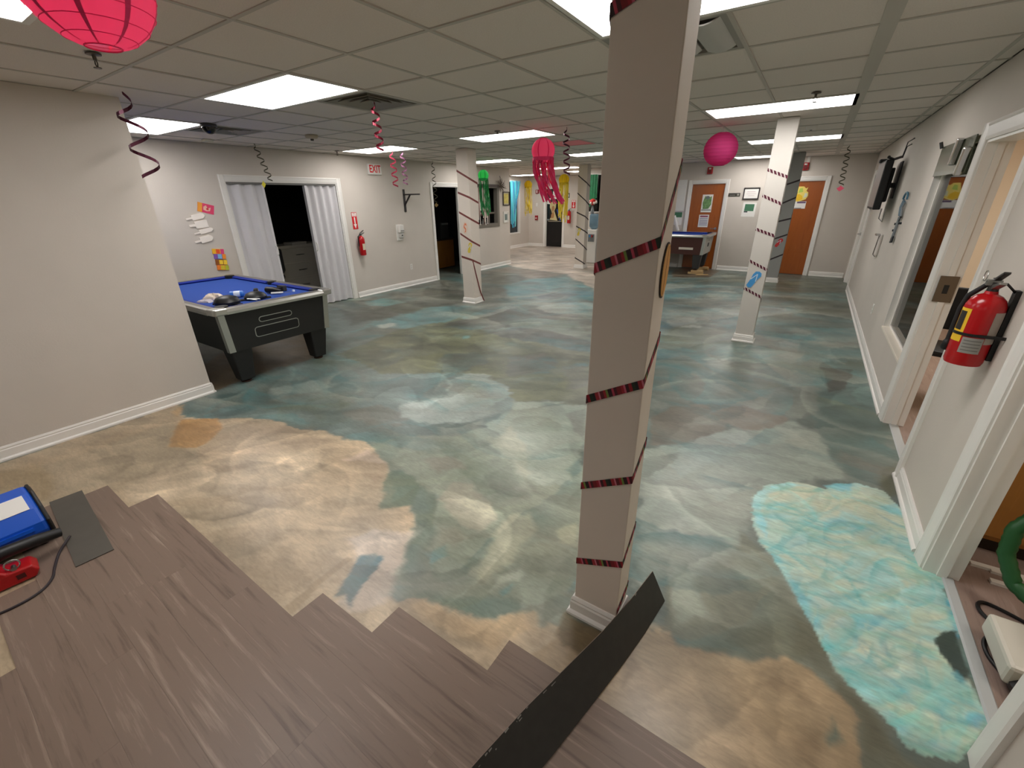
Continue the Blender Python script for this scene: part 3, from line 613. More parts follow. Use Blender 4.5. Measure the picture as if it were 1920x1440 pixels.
((132,124,116), (142,136,126),0.05,0.04,0.9,[(-1.23,6.832), (-0.782,7.32), (-0.516,6.966), (-0.868,6.493)],1.0),
((120,100,78), (140,118,92),0.04,0.05,0.9,[(-2.748,11.566), (-2.288,12.334), (-1.685,11.832), (-1.729,10.739), (-2.458,10.343)],1.0),
((128,112,88), (140,122,98),0.05,0.04,1,[(-4.679,1.499), (-5.474,1.778), (-6.167,2.513), (-6.165,3.435), (-5.097,3.154), (-4.621,2.753), (-4.683,2.26), (-4.64,1.888), (-4.587,1.555)],1.0),
((168,206,202), (206,208,184),0.042,0.008,1,[(0.034,2.529), (0.059,2.679), (0.119,2.782), (0.212,2.861), (0.318,2.882), (0.411,2.896), (0.487,3.016), (0.554,3.084), (0.667,3.084), (0.741,2.99), (0.785,2.893), (0.803,2.774), (0.799,2.605), (0.802,2.436), (0.851,2.444), (0.886,2.42), (0.876,2.229), (0.864,2.038), (0.858,1.875), (0.854,1.734), (0.868,1.68), (0.782,1.516), (0.765,1.462), (0.723,1.426), (0.686,1.418), (0.628,1.434), (0.574,1.469), (0.535,1.51), (0.488,1.554), (0.426,1.62), (0.349,1.77), (0.257,1.949), (0.156,2.148), (0.077,2.31)],1.0),
((118,196,208), (160,206,202),0.04,0.03,0.75,[(0.388,1.915), (0.513,2.099), (0.586,2.01), (0.595,1.893), (0.499,1.802), (0.445,1.825)],1.0),
((96,184,206), (150,206,208),0.03,0.02,0.85,[(0.411,2.941), (0.531,3.063), (0.55,2.886), (0.468,2.805)],1.0),
((104,190,212), (150,206,208),0.03,0.02,0.85,[(0.65,2.863), (0.758,2.96), (0.79,2.816), (0.707,2.817)],1.0),
((120,198,214), (160,206,202),0.04,0.03,0.7,[(0.338,2.477), (0.491,2.706), (0.635,2.667), (0.436,2.466)],1.0),
((110,186,196), (160,206,202),0.04,0.03,0.7,[(0.511,2.062), (0.672,2.131), (0.7,2.051), (0.583,1.976)],1.0),
((100,180,206), (160,206,202),0.03,0.02,0.7,[(0.453,1.772), (0.509,1.814), (0.505,1.737), (0.469,1.721)],1.0),
((132,186,180), (156,200,190),0.05,0.04,0.7,[(0.661,1.723), (0.807,1.867), (0.846,1.75), (0.78,1.623), (0.679,1.62)],1.0),
((64,160,196), (96,180,206),0.02,0.015,0.9,[(0.858,2.251), (0.876,2.229), (0.867,2.026), (0.851,1.974), (0.846,2.115)],1.0),
((70,160,190), (96,180,206),0.03,0.02,0.8,[(0.831,1.677), (0.868,1.68), (0.824,1.601), (0.791,1.61)],1.0),
((150,222,232), (168,214,214),0.02,0.015,0.85,[(0.034,2.529), (0.059,2.679), (0.119,2.782), (0.212,2.861), (0.276,2.855), (0.113,2.67), (0.098,2.455), (0.149,2.234), (0.089,2.318)],1.0),
((142,208,218), (168,214,214),0.02,0.015,0.8,[(0.156,2.148), (0.178,2.184), (0.348,1.856), (0.45,1.674), (0.551,1.559), (0.66,1.476), (0.754,1.477), (0.723,1.426), (0.628,1.434), (0.488,1.554), (0.349,1.77)],1.0),
((190,212,194), (176,208,200),0.05,0.04,0.8,[(0.108,2.408), (0.336,2.663), (0.436,2.418), (0.297,2.195), (0.179,2.163)],1.0),
((200,208,190), (180,206,198),0.05,0.04,0.8,[(0.494,1.69), (0.645,1.868), (0.773,1.845), (0.655,1.672), (0.553,1.583)],1.0),
((206,208,180), (190,206,190),0.04,0.03,0.8,[(0.638,2.414), (0.746,2.441), (0.852,2.353), (0.721,2.233)],1.0),
((196,206,192), (180,204,196),0.05,0.04,0.8,[(0.324,2.014), (0.431,2.12), (0.501,1.832), (0.424,1.725)],1.0),
((74,92,86), (66,84,82),0.02,0.008,1,[(0.771,1.961), (0.814,2.026), (0.86,2.058), (0.866,1.97), (0.868,1.853), (0.845,1.809), (0.817,1.837), (0.788,1.893), (0.774,1.938)],1.0),
((66,150,176), (110,186,200),0.015,0.01,0.8,[(0.806,1.812), (0.833,1.839), (0.847,1.797), (0.821,1.775)],1.0),
]
AQUA0 = 97
# ------------------------------------------------------------------ floor: hand-painted epoxy over a slab
FK = 0.62             # albedo scale of the paint colours
def lattice(seed, n=64):
    r = np.random.RandomState(seed); return r.rand(n, n)
def vnoise(x, y, seed):
    g = lattice(seed); n = g.shape[0]
    xi = np.floor(x).astype(int); yi = np.floor(y).astype(int); fx = x - xi; fy = y - yi
    fx = fx * fx * (3 - 2 * fx); fy = fy * fy * (3 - 2 * fy)
    a = g[xi % n, yi % n]; b = g[(xi + 1) % n, yi % n]; c = g[xi % n, (yi + 1) % n]; d = g[(xi + 1) % n, (yi + 1) % n]
    return (a * (1 - fx) + b * fx) * (1 - fy) + (c * (1 - fx) + d * fx) * fy
def fbm(x, y, seed, o=4):
    s = 0; a = 1; t = 0
    for i in range(o):
        s = s + a * vnoise(x * 2 ** i + 3.1 * i, y * 2 ** i + 7.7 * i, seed + i); t += a; a *= .55
    return s / t - .5
def spaced(bounds):
    v = []
    for a, b, st in bounds:
        v.append(np.arange(a, b - st * .25, st))
    v.append(np.array([bounds[-1][1]])); return np.concatenate(v)
gx = spaced([(-9.42, -4.8, .06), (-4.8, -3.4, .025), (-3.4, -1.9, .0166), (-1.9, .14, .0125), (.14, RW + .09, .009)])
gy = spaced([(-6.0, -.3, .15), (-.3, .5, .02), (.5, 3.3, .0115), (3.3, 6.2, .025), (6.2, 16.2, .06)])
X, Y = np.meshgrid(gx, gy); nx, ny = len(gx), len(gy); X = X.ravel(); Y = Y.ravel()
def L3(c): return np.array([lin(c[0]), lin(c[1]), lin(c[2])])
th = np.arctan2(Y - .0, X + .0)
sw = fbm(X * 1.1, Y * 1.1, 50, 2) * 2.2
st1 = fbm((X * np.cos(.3) + Y * np.sin(.3)) * 2.2 + sw, (Y * np.cos(.3) - X * np.sin(.3)) * 9 + sw * 3, 11, 4)      # trowel strokes
st2 = fbm(X * 2.6, Y * 3.0, 23, 4)
mixs = np.clip(.5 + 2.0 * st1 + 1.4 * st2, 0, 1)[:, None]
col = L3((122, 134, 126)) * (1 - mixs) + L3((136, 148, 142)) * mixs
big = np.clip(.5 + 3.2 * fbm(X * .9, Y * 1.3, 71, 3), 0, 1)[:, None]
col = col * (1 - .45 * big) + .45 * big * L3((104, 116, 106))
wx = fbm(X * 3.2, Y * 3.2, 90, 3); wy = fbm(X * 3.2, Y * 3.2, 95, 3)
fxn = fbm(X * 17, Y * 17, 120, 3); fyn = fbm(X * 17, Y * 17, 125, 3)
def tint_strokes(n, seed, xr, yr, lr, wr, palette, mask=None, ang=(.3, .5), far=True):
    """trowel sweeps: each has one crisp edge and fades away from it"""
    r = np.random.RandomState(seed)
    for i in range(n):
        f = r.rand() ** 1.6; cy = yr[0] + (yr[1] - yr[0]) * f; cx = r.uniform(*xr); g = 1 + (.22 * cy if far else 0)
        L = r.uniform(*lr) * g; W = r.uniform(*wr) * g; an = r.normal(*ang); k = r.normal(0, .55) / L
        bri = np.exp(r.normal(0, .17)); q = r.rand(); tc_, ta = None, 0; acc = 0
        for p_, c_, a_ in palette:
            acc += p_
            if q < acc: tc_, ta = L3(c_), a_ * r.uniform(.5, 1); break
        fl = r.choice([-1, 1])
        m = np.where((abs(X - cx) < L + W) & (abs(Y - cy) < L + W))[0]
        if mask is not None: m = m[mask[m] > .02]
        if len(m) == 0: continue
        dx = X[m] - cx + .04 * wx[m]; dy = Y[m] - cy + .04 * wy[m]
        u = dx * np.cos(an) + dy * np.sin(an); v = (-dx * np.sin(an) + dy * np.cos(an)) * fl - k * u * u + .5 * W * fxn[m]
        ed = .010 * g
        al = np.clip((W - v) / ed, 0, 1) * np.clip((v + W) / (2 * W), 0, 1) ** 1.2 * np.clip((1 - abs(u) / L) * 4, 0, 1)
        if mask is not None: al = al * mask[m]
        al = al[:, None]; base = col[m]; tgt = base * bri
        if tc_ is not None:
            tan_ = np.clip((base[:, 0] - base[:, 2]) / (base[:, 0] + .02) * 3, 0, 1)[:, None] if mask is None else 0
            tgt = tgt * (1 - ta * (1 - tan_)) + tc_ * ta * (1 - tan_)
        col[m] = base * (1 - al) + tgt * al
def lay(patches, gain=1.0):
    m_all = np.zeros(len(X))
    for A_, B_, en, so, op, poly, pg in patches:
        pl = np.array(poly); m0 = pl.min(0) - .35; m1 = pl.max(0) + .35
        ii = np.where((X > m0[0]) & (X < m1[0]) & (Y > m0[1]) & (Y < m1[1]))[0]
        if len(ii) == 0: continue
        px = X[ii] + wx[ii] * en * 2.2 + fxn[ii] * en * 1.2; py = Y[ii] + wy[ii] * en * 2.2 + fyn[ii] * en * 1.2
        ins = np.zeros(len(ii), bool); dist = np.full(len(ii), 9.0); n = len(pl)
        for i in range(n):
            a = pl[i]; b = pl[(i + 1) % n]; e = b - a
            c1_ = (a[1] > py) != (b[1] > py)
            with np.errstate(divide='ignore', invalid='ignore'):
                xx = a[0] + (py - a[1]) / (e[1] if abs(e[1]) > 1e-9 else 1e-9) * e[0]
            ins ^= c1_ & (px < xx)
            t_ = np.clip(((px - a[0]) * e[0] + (py - a[1]) * e[1]) / max(e @ e, 1e-9), 0, 1)
            dist = np.minimum(dist, np.hypot(px - a[0] - t_ * e[0], py - a[1] - t_ * e[1]))
        sd = np.where(ins, dist, -dist)
        al = np.clip(.5 + sd / (1.1 * max(so, .004)), 0, 1); al = (al * al * (3 - 2 * al) * op)[:, None]
        mm = mixs[ii]; pc = (L3(A_) * (1 - mm) + L3(B_) * mm) * gain * pg
        # thin, see-through passes of the trowel
        thin = np.clip(.95 + .6 * st2[ii], .82, 1)[:, None] if so > .01 else 1.0
        col[ii] = col[ii] * (1 - al * thin) + pc * al * thin; m_all[ii] = np.maximum(m_all[ii], al[:, 0])
    return m_all
PAL = [(.16, (96, 156, 158), .55), (.10, (196, 200, 184), .6), (.10, (84, 94, 88), .6), (.08, (128, 132, 100), .5), (.10, (150, 142, 128), .5)]
lay(PATCHES[:AQUA0])
tint_strokes(1300, 5, (-4.6, .8), (.5, 11), (.12, .42), (.03, .12), PAL)
tint_strokes(260, 6, (-9, -4.6), (4.5, 14), (.12, .40), (.03, .12), PAL)
am = lay(PATCHES[AQUA0:AQUA0 + 1], 1.5)
lay(PATCHES[AQUA0 + 1:-2], 1.5)
tint_strokes(420, 9, (0, .92), (1.4, 3.1), (.07, .24), (.010, .04), [(.30, (112, 222, 224), .7), (.30, (228, 238, 208), .75), (.12, (78, 186, 214), .6), (.14, (160, 220, 194), .7), (.08, (206, 248, 244), .7)], mask=am, ang=(.5, .5), far=False)
lay(PATCHES[-2:])
col *= (1 + .26 * st1 + .12 * fxn)[:, None]
col = np.clip(col * FK * np.array([1.0, 1.015, 1.0]), .004, .95)
me = bpy.data.meshes.new('floor')
me.vertices.add(nx * ny); co = np.zeros((nx * ny, 3)); co[:, 0] = X; co[:, 1] = Y
me.vertices.foreach_set('co', co.ravel())
q = (np.arange(nx - 1)[None, :] + np.arange(ny - 1)[:, None] * nx).ravel()
faces = np.stack([q, q + 1, q + nx + 1, q + nx], 1).ravel()
me.loops.add(len(faces)); me.polygons.add(len(q)); me.loops.foreach_set('vertex_index', faces)
me.polygons.foreach_set('loop_start', np.arange(len(q)) * 4); me.polygons.foreach_set('loop_total', np.full(len(q), 4))
me.update(calc_edges=True)
at = me.attributes.new('paint', 'FLOAT_COLOR', 'POINT')
at.data.foreach_set('color', np.concatenate([col, np.ones((nx * ny, 1))], 1).ravel())
floor = bpy.data.objects.new('floor', me); C.objects.link(floor); floor['kind'] = 'structure'
fm = bpy.data.materials.new('painted_floor'); fm.use_nodes = True; nt = fm.node_tree; b_ = nt.nodes['Principled BSDF']
at_ = nt.nodes.new('ShaderNodeAttribute'); at_.attribute_name = 'paint'
tc = nt.nodes.new('ShaderNodeTexCoord'); mp = nt.nodes.new('ShaderNodeMapping'); mp.inputs['Scale'].default_value = (6, 22, 1); mp.inputs['Rotation'].default_value = (0, 0, .35)
nt.links.new(tc.outputs['Object'], mp.inputs[0])
n1 = nt.nodes.new('ShaderNodeTexNoise'); n1.inputs['Scale'].default_value = 3; n1.inputs['Detail'].default_value = 7; n1.inputs['Roughness'].default_value = .65; n1.inputs['Distortion'].default_value = .6
nt.links.new(mp.outputs[0], n1.inputs['Vector'])
r1 = nt.nodes.new('ShaderNodeMapRange'); r1.inputs[1].default_value = .3; r1.inputs[2].default_value = .7; r1.inputs[3].default_value = .83; r1.inputs[4].default_value = 1.17
nt.links.new(n1.outputs['Fac'], r1.inputs[0])
sc_ = nt.nodes.new('ShaderNodeVectorMath'); sc_.operation = 'SCALE'; nt.links.new(at_.outputs['Color'], sc_.inputs[0]); nt.links.new(r1.outputs[0], sc_.inputs['Scale'])
nt.links.new(sc_.outputs[0], b_.inputs['Base Color'])
n2 = nt.nodes.new('ShaderNodeTexNoise'); n2.inputs['Scale'].default_value = 3.0; n2.inputs['Detail'].default_value = 5; nt.links.new(tc.outputs['Object'], n2.inputs['Vector'])
r2 = nt.nodes.new('ShaderNodeMapRange'); r2.inputs[1].default_value = .3; r2.inputs[2].default_value = .7; r2.inputs[3].default_value = .31; r2.inputs[4].default_value = .46
nt.links.new(n2.outputs['Fac'], r2.inputs[0]); nt.links.new(r2.outputs[0], b_.inputs['Roughness'])
b_.inputs['Specular IOR Level'].default_value = .68
bp = nt.nodes.new('ShaderNodeBump'); bp.inputs['Strength'].default_value = .10; bp.inputs['Distance'].default_value = .002
nt.links.new(n1.outputs['Fac'], bp.inputs['Height']); nt.links.new(bp.outputs[0], b_.inputs['Normal'])
me.materials.append(fm)
# slab of the floor under the paint, and the plank floors of the two side rooms
side_floor = wood('side_plank', (146, 126, 116), (126, 106, 98), (168, 150, 140), rough=.4, sc=(14, 1.2, 1))
o = MB().box(RW + .09, 3.4, 2.95, 8.0, -.03, .001).build('floor_side_room', side_floor); o['kind'] = 'structure'
o = MB().box(RW + .09, 3.4, .8, 2.95, -.03, .001).build('floor_store_room', side_floor); o['kind'] = 'structure'
# vinyl planks laid over the corner of the floor, each one a part of the floor
plank_m = wood('vinyl_plank', (126, 108, 95), (100, 84, 73), (158, 140, 125), rough=.42, sc=(.8, 15, 15), spec=.35, k=3.2)
rowang = math.atan(-.02); PW = .1505
full = None
rows = [(.30,), (-.208,), (-.565,), (-2.12,), (-2.515,), (-2.56,), (-2.2,), (-1.82,), (-1.27,)]
ca, sa = math.cos(rowang), math.sin(rowang)
for k, (u,) in enumerate(rows):
    while u < 1.72:
        L = min(1.2192, 1.74 - u)
        if L > 1.2:
            if full is None:
                o = MB().box(.0002, 1.219, -PW + .0002, -.0002, 0, .0045).build('plank', plank_m, floor); full = o.data
            else:
                o = bpy.data.objects.new('plank', full); C.objects.link(o); o.parent = floor
        else:
            o = MB().box(.0005, L, -PW + .0002, -.0002, 0, .0045).build('plank', plank_m, floor)
        v = -PW * k
        o.location = (-1 + ca * u - sa * v, 1.0 + sa * u + ca * v, .0003); o.rotation_euler = (0, 0, rowang)
        u += 1.2192
# ------------------------------------------------------------------ columns with wound ribbons
col_m = M('column_paint', (214, 204, 192), 0.7, noise=.02, nscale=4)
col_pale_m = M('column_pale_paint', (206, 201, 193), 0.7, noise=.02, nscale=4)
rib_big = stripes('serape_ribbon', [(0, (120, 22, 30)), (.10, (150, 30, 44)), (.16, (190, 90, 110)), (.20, (60, 14, 22)), (.27, (140, 26, 36)), (.34, (24, 40, 24)), (.42, (20, 18, 20)), (.48, (150, 36, 46)),
                                    (.56, (196, 110, 126)), (.60, (90, 18, 28)), (.68, (150, 30, 40)), (.74, (110, 130, 60)), (.79, (40, 14, 20)), (.88, (172, 60, 80)), (.93, (70, 16, 26))], rep=6.2, skew=.35)
rib_dark = stripes('dark_check_ribbon', [(0, (56, 14, 30)), (.30, (118, 30, 58)), (.46, (40, 12, 24)), (.62, (222, 212, 206)), (.90, (120, 30, 60))], rep=24, skew=.5)
rib_plain = M('maroon_ribbon', (112, 52, 48), .7); rib_black = M('dark_ribbon', (50, 40, 42), .7)
def column(label, x0, x1, y0, y1, FL, FR, asc, mat, shaft, width=.032, tail=None, first=None):
    t = thing('column', label, 'column', ((x0 + x1) / 2, (y0 + y1) / 2, 0))
    hx, hy = (x1 - x0) / 2, (y1 - y0) / 2
    MB().box(-hx, hx, -hy, hy, 0, H - .004).build('shaft', shaft, t, bevel=.003)
    pr = base_profile(.095); n = len(pr); vs = []
    for d, z in pr: vs += [(-hx - d, -hy - d, z), (hx + d, -hy - d, z), (hx + d, hy + d, z), (-hx - d, hy + d, z)]
    b = MB(); b.add(vs, [(4 * i + j, 4 * i + (j + 1) % 4, 4 * ((i + 1) % n) + (j + 1) % 4, 4 * ((i + 1) % n) + j) for i in range(n) for j in range(4)])
    b.build('base_trim', trim_m, t)
    e = .0022
    K = {'FL': (-hx - e, -hy - e), 'FR': (hx + e, -hy - e), 'BR': (hx + e, hy + e), 'BL': (-hx - e, hy + e)}
    chain = list(first or [])
    N = len(FL)
    for i in range(N):
        chain += [('FL', FL[i]), ('FR', FR[i])]
        if i < N - 1:
            d = FL[i + 1] - FR[i]
            br = FR[i] + d * .36; bl = FR[i] + d * .68
            chain += [('BR', br), ('BL', bl)]
        else:
            d = .09 if asc else -.09; chain += [('BR', FR[i] + d)]
    b = MB(); a_, b_2, us = [], [], []; u = 0; last = None
    for kx, z in chain:
        p = K[kx]
        if last is not None: u += math.dist((p[0], p[1], z), last)
        last = (p[0], p[1], z); us.append(u)
        a_.append((p[0], p[1], z - width / 2)); b_2.append((p[0], p[1], z + width / 2))
    b.strip(a_, b_2)
    for i, uu in enumerate(us): b.uv[i] = (uu, 0.0); b.uv[len(us) + i] = (uu, width)
    b.build('ribbon', mat, t)
    if tail:
        b = MB(); b.strip([(p[0] - .006, p[1] - .008, p[2]) for p in tail], [(p[0] + .006, p[1] + .008, p[2]) for p in tail], (.001, -.001, 0))
        b.build('ribbon_tail', mat, t)
    return t
column('nearest column, tall brown-grey square post wound with striped red ribbon', -.536, -.346, 1.27, 1.39, [.30, .683, 1.052, 1.50, 2.13], [.385, .785, 1.155, 1.585, 2.20], True, rib_big, col_m,
       first=[('FR', .12), ('BR', .17), ('BL', .24)])
column('pale column with dashed maroon ribbon bands and a blue flip-flop', -.545, -.345, 5.93, 6.10, [1.96, 1.70, 1.345, .99, .667], [1.88, 1.61, 1.275, .895, .575], False, rib_dark, col_pale_m)
column('grey column with dark ribbon right in front of the yellow-postered door', -.61, -.40, 10.73, 10.93, [.46, .875, 1.21, 1.55, 1.89], [.575, .965, 1.27, 1.655, 1.965], True, rib_black, M('column_grey', (150, 150, 146), .7))
column('column on the left beside the dark doorway, wound with maroon ribbon', -4.99, -4.75, 5.93, 6.15, [2.138, 1.815, 1.514, 1.176, .80], [2.02, 1.735, 1.41, 1.057, .75], False, rib_plain, col_m,
       tail=[(.121, -.109, .735), (.130, -.03, .45), (.137, .05, .18), (.150, .126, .012)])
column('farthest column, in the back room opening, wound with thin dark ribbon', -5.08, -4.84, 10.65, 10.85, [2.215, 1.82, 1.374, 1.043, .73, .262], [2.041, 1.633, 1.275, .932, .554, .148], False, rib_black, col_m)
# cutouts stuck on the columns
def flat(name, label, cat, outline, th, mat, loc, rz=0.0, tilt=0.0, group=None, parts=()):
    """thin cutout: outline in (x, z) of the wall frame, standing proud of the wall; parts: (name, outline, material)"""
    t = thing(name, label, cat, loc, rz, group)
    ct, s_ = math.cos(tilt), math.sin(tilt)
    def R(o): return [(p[0] * ct - p[1] * s_, p[0] * s_ + p[1] * ct) for p in o]
    MB().prism(R(outline), -th, 0, 'y').build('sheet', mat, t)
    for i, (nm, o, m_) in enumerate(parts):
        MB().prism(R(o), -th - .0012 - .0004 * i, -th, 'y').build(nm, m_, t)
    return t
def oval(w_, h_, n=20, cx=0, cz=0, waist=0.0):
    return [((w_ * math.cos(2 * PI * i / n)) * (1 - waist * math.exp(-(math.sin(2 * PI * i / n) * 2) ** 2)) + cx, h_ * math.sin(2 * PI * i / n) + cz) for i in range(n)]
def rect(x0, x1, z0, z1): return [(x0, z0), (x1, z0), (x1, z1), (x0, z1)]
board_m = wood('surfboard_paper', (205, 150, 74), (180, 122, 50), (222, 176, 104), rough=.6, sc=(9, 9, 1.2))
flat('surfboard_cutout', 'wood-patterned surfboard cutout on the side of the nearest column', 'cutout', oval(.036, .082, 24), .004, M('cutout_edge', (52, 38, 26), .7), (-.3455, 1.345, 1.497), PI / 2, -.08,
     parts=[('board_face', oval(.031, .077, 24), board_m), ('stringer', rect(-.0015, .0015, -.07, .07), M('cutout_line', (120, 76, 34), .7))])
blue_m = M('flipflop_blue', (70, 150, 210), .6)
def flipflop(label, loc, rz, tilt, m_, s_=1.0):
    sole = [(-.03 * s_, -.09 * s_), (.0, -.105 * s_), (.03 * s_, -.09 * s_), (.034 * s_, -.03 * s_), (.036 * s_, .03 * s_), (.048 * s_, .07 * s_), (.03 * s_, .10 * s_), (.0, .108 * s_), (-.035 * s_, .09 * s_), (-.042 * s_, .05 * s_), (-.032 * s_, 0)]
    st = [(-.036 * s_, -.01 * s_), (-.026 * s_, -.012 * s_), (.0, .06 * s_), (.028 * s_, -.012 * s_), (.036 * s_, -.008 * s_), (.004 * s_, .075 * s_), (-.004 * s_, .075 * s_)]
    return flat('flip_flop_cutout', label, 'cutout', sole, .004, m_, loc, rz, tilt, parts=[('strap', st, M('strap_white', (200, 220, 235), .6))])
flipflop('blue flip-flop cutout on the pale column', (-.462, 5.929, .775), 0, -.45, blue_m, 1.0)
flipflop('yellow flip-flop cutout low on the column by the dark doorway', (-4.80, 5.929, .95), 0, -.3, M('flipflop_yellow', (214, 190, 70), .6), .85)
flipflop('yellow cutout low on the farthest column', (-5.0, 10.649, .90), 0, -.2, M('flipflop_yellow', (214, 190, 70), .6), .9)
flipflop('red flip-flop cutout on the grey column by the yellow-postered door', (-.52, 10.729, .80), 0, -.5, M('flipflop_red', (200, 50, 50), .6), .9)
flat('seahorse_cutout', 'orange and white cutout on the column by the dark doorway, above the yellow one', 'cutout', oval(.055, .10, 18), .003, M('cutout_cream', (216, 196, 178), .7), (-4.875, 5.929, 1.27), 0, -.1,
     parts=[('orange_ring', [(-.03, .03), (-.01, .075), (.02, .07), (.028, .03), (.012, .04), (-.01, .05), (-.012, .02), (.02, -.01), (.02, -.06), (-.01, -.08), (.006, -.03), (-.03, .0)], M('cutout_orange', (214, 120, 80), .7))])

# ------------------------------------------------------------------ hanging lanterns and streamers
def lantern_mats(nm, c, rib):
    m = M(nm, c, .75, emit=0.0); nt = m.node_tree; b = nt.nodes['Principled BSDF']
    out = nt.nodes['Material Output']; tr = nt.nodes.new('ShaderNodeBsdfTranslucent'); tr.inputs[0].default_value = rgb(c)
    mx = nt.nodes.new('ShaderNodeMixShader'); mx.inputs[0].default_value = .7
    nt.links.new(b.outputs[0], mx.inputs[1]); nt.links.new(tr.outputs[0], mx.inputs[2]); nt.links.new(mx.outputs[0], out.inputs[0])
    return m, M(nm + '_rib', rib, .8)
pink_l, pink_r = lantern_mats('pink_paper', (255, 135, 175), (240, 60, 118))
green_l, green_r = lantern_mats('green_paper', (110, 235, 150), (40, 170, 90))
yel_l, yel_r = lantern_mats('yellow_paper', (250, 226, 60), (214, 184, 30))
mag_l, mag_r = lantern_mats('magenta_paper', (226, 80, 150), (190, 40, 110))
def lantern(name, label, cat, loc, r, lm, rm, nrib=14, seams=8, string=None, detail=True, sz=.96, group=None, a0=.33):
    t = thing(name, label, cat, loc, 0, group)
    a0 = math.asin(a0)
    prof = []; m = nrib * (4 if detail else 2)
    for i in range(m + 1):
        a = a0 + (PI - 2 * a0) * i / m
        f = 1 - (.018 * abs(math.sin(PI * i * nrib / m)) if detail else 0)
        prof.append((r * math.sin(a) * f, -r * sz * math.cos(a)))
    MB().lathe(prof, 40 if detail else 24, cap=False).build('paper_shell', lm, t, smooth=True)
    for s_ in (-1, 1):
        rr = r * math.sin(a0); z = s_ * r * sz * math.cos(a0)
        MB().tube([(rr * math.cos(2 * PI * i / 24), rr * math.sin(2 * PI * i / 24), z) for i in range(24)], .0022 if detail else .004, 6, True).build('wire_ring', rm, t)
    if detail:
        for j in range(0, nrib + 1):
            a = a0 + (PI - 2 * a0) * j / nrib; rr = r * math.sin(a) * 1.002; ph = 2 * PI * j * .0
            MB().tube([(rr * math.cos(2 * PI * i / 36), rr * math.sin(2 * PI * i / 36), -r * sz * math.cos(a)) for i in range(36)], .0012, 5, True).build('bamboo_rib', rm, t)
    for j in range(seams):
        an = 2 * PI * (j + .35) / seams; A, B = [], []
        for i in range(17):
            a = a0 + (PI - 2 * a0) * i / 16; rr = r * math.sin(a) * 1.006; w_ = (.055 if detail else .05) * (.35 + .65 * math.sin(a))
            A.append((rr * math.cos(an - w_), rr * math.sin(an - w_), -r * sz * math.cos(a))); B.append((rr * math.cos(an + w_), rr * math.sin(an + w_), -r * sz * math.cos(a)))
        MB().strip(A, B).build('paper_seam', rm, t)
    top = r * sz * math.cos(a0)
    MB().tube([(0, 0, top - .01), (0, 0, H - loc[2])], .0012, 5).build('string', M('thread', (190, 180, 180), .8), t)
    MB().tube([(-r * .32, 0, top), (0, 0, top + .02), (r * .32, 0, top)], .0015, 5).build('wire_hanger', M('thread', (190, 180, 180), .8), t)
    return t
lantern('paper_lantern', 'large pink paper lantern cut off at the top edge of the photo', 'lantern', (-1.72, .585, 2.235), .150, pink_l, pink_r, 9, a0=.27)
lantern('paper_lantern', 'plain magenta paper lantern hanging before the far wall', 'lantern', (-1.085, 6.06, 2.20), .185, mag_l, mag_r, 12, 0)
def jelly(label, loc, r, lm, rm, length, n, drift=(0, 0), spread=.85, seed=1, tm=None):
    t = lantern('jellyfish_lantern', label, 'lantern', loc, r, lm, rm, 6, 7, detail=False)
    rnd = random.Random(seed)
    b = MB()
    for i in range(n):
        a = 2 * PI * i / n + rnd.uniform(-.1, .1); q = r * spread * (1 if i % 3 else rnd.uniform(.3, .9)); L = length * rnd.uniform(.78, 1.0)
        z0 = -r * .55; A, B = [], []; k = 9
        w_ = r * rnd.uniform(.07, .13); ph = rnd.uniform(0, 6.28); wob = r * rnd.uniform(.04, .14)
        for s_ in range(k + 1):
            f = s_ / k; x = q * math.cos(a) + drift[0] * f * f + wob * math.sin(ph + 7 * f) * f; y = q * math.sin(a) + drift[1] * f * f + wob * math.cos(ph + 6 * f) * f
            tw = a + PI / 2 + 2.2 * math.sin(ph + 5 * f)
            A.append((x - w_ * math.cos(tw), y - w_ * math.sin(tw), z0 - L * f)); B.append((x + w_ * math.cos(tw), y + w_ * math.sin(tw), z0 - L * f))
        MB().strip(A, B, (.0004, .0004, 0)).build('tentacle', tm or lm, t)
    MB().lathe([(r * .86, -r * .5), (r * .90, -r * .5), (r * .88, -r * .78), (r * .84, -r * .78)], 24, cap=False).build('tentacle_band', rm, t)
    return t
pink_t = M('pink_tissue', (236, 60, 120), .6)
jelly('pink jellyfish lantern with long ragged tentacles', (-2.80, 4.90, 2.215), .135, pink_l, pink_r, .52, 30, (.13, .05), tm=pink_t, seed=3)
jelly('green jellyfish lantern with glittering tentacles', (-5.80, 7.72, 2.155), .108, green_l, green_r, .72, 22, (.05, .0), tm=M('green_foil', (24, 140, 70), .3, noise=.5, nscale=40), seed=5)
jelly('yellow jellyfish lantern nearer to the farthest column', (-5.25, 10.22, 2.12), .125, yel_l, yel_r, .90, 22, (-.02, 0), tm=M('yellow_tissue', (238, 214, 70), .6), seed=8)
jelly('yellow jellyfish lantern at the back, beside the blue streamers', (-7.60, 12.40, 2.11), .12, yel_l, yel_r, .85, 18, (.02, 0), tm=M('yellow_tissue', (238, 214, 70), .6), seed=9)
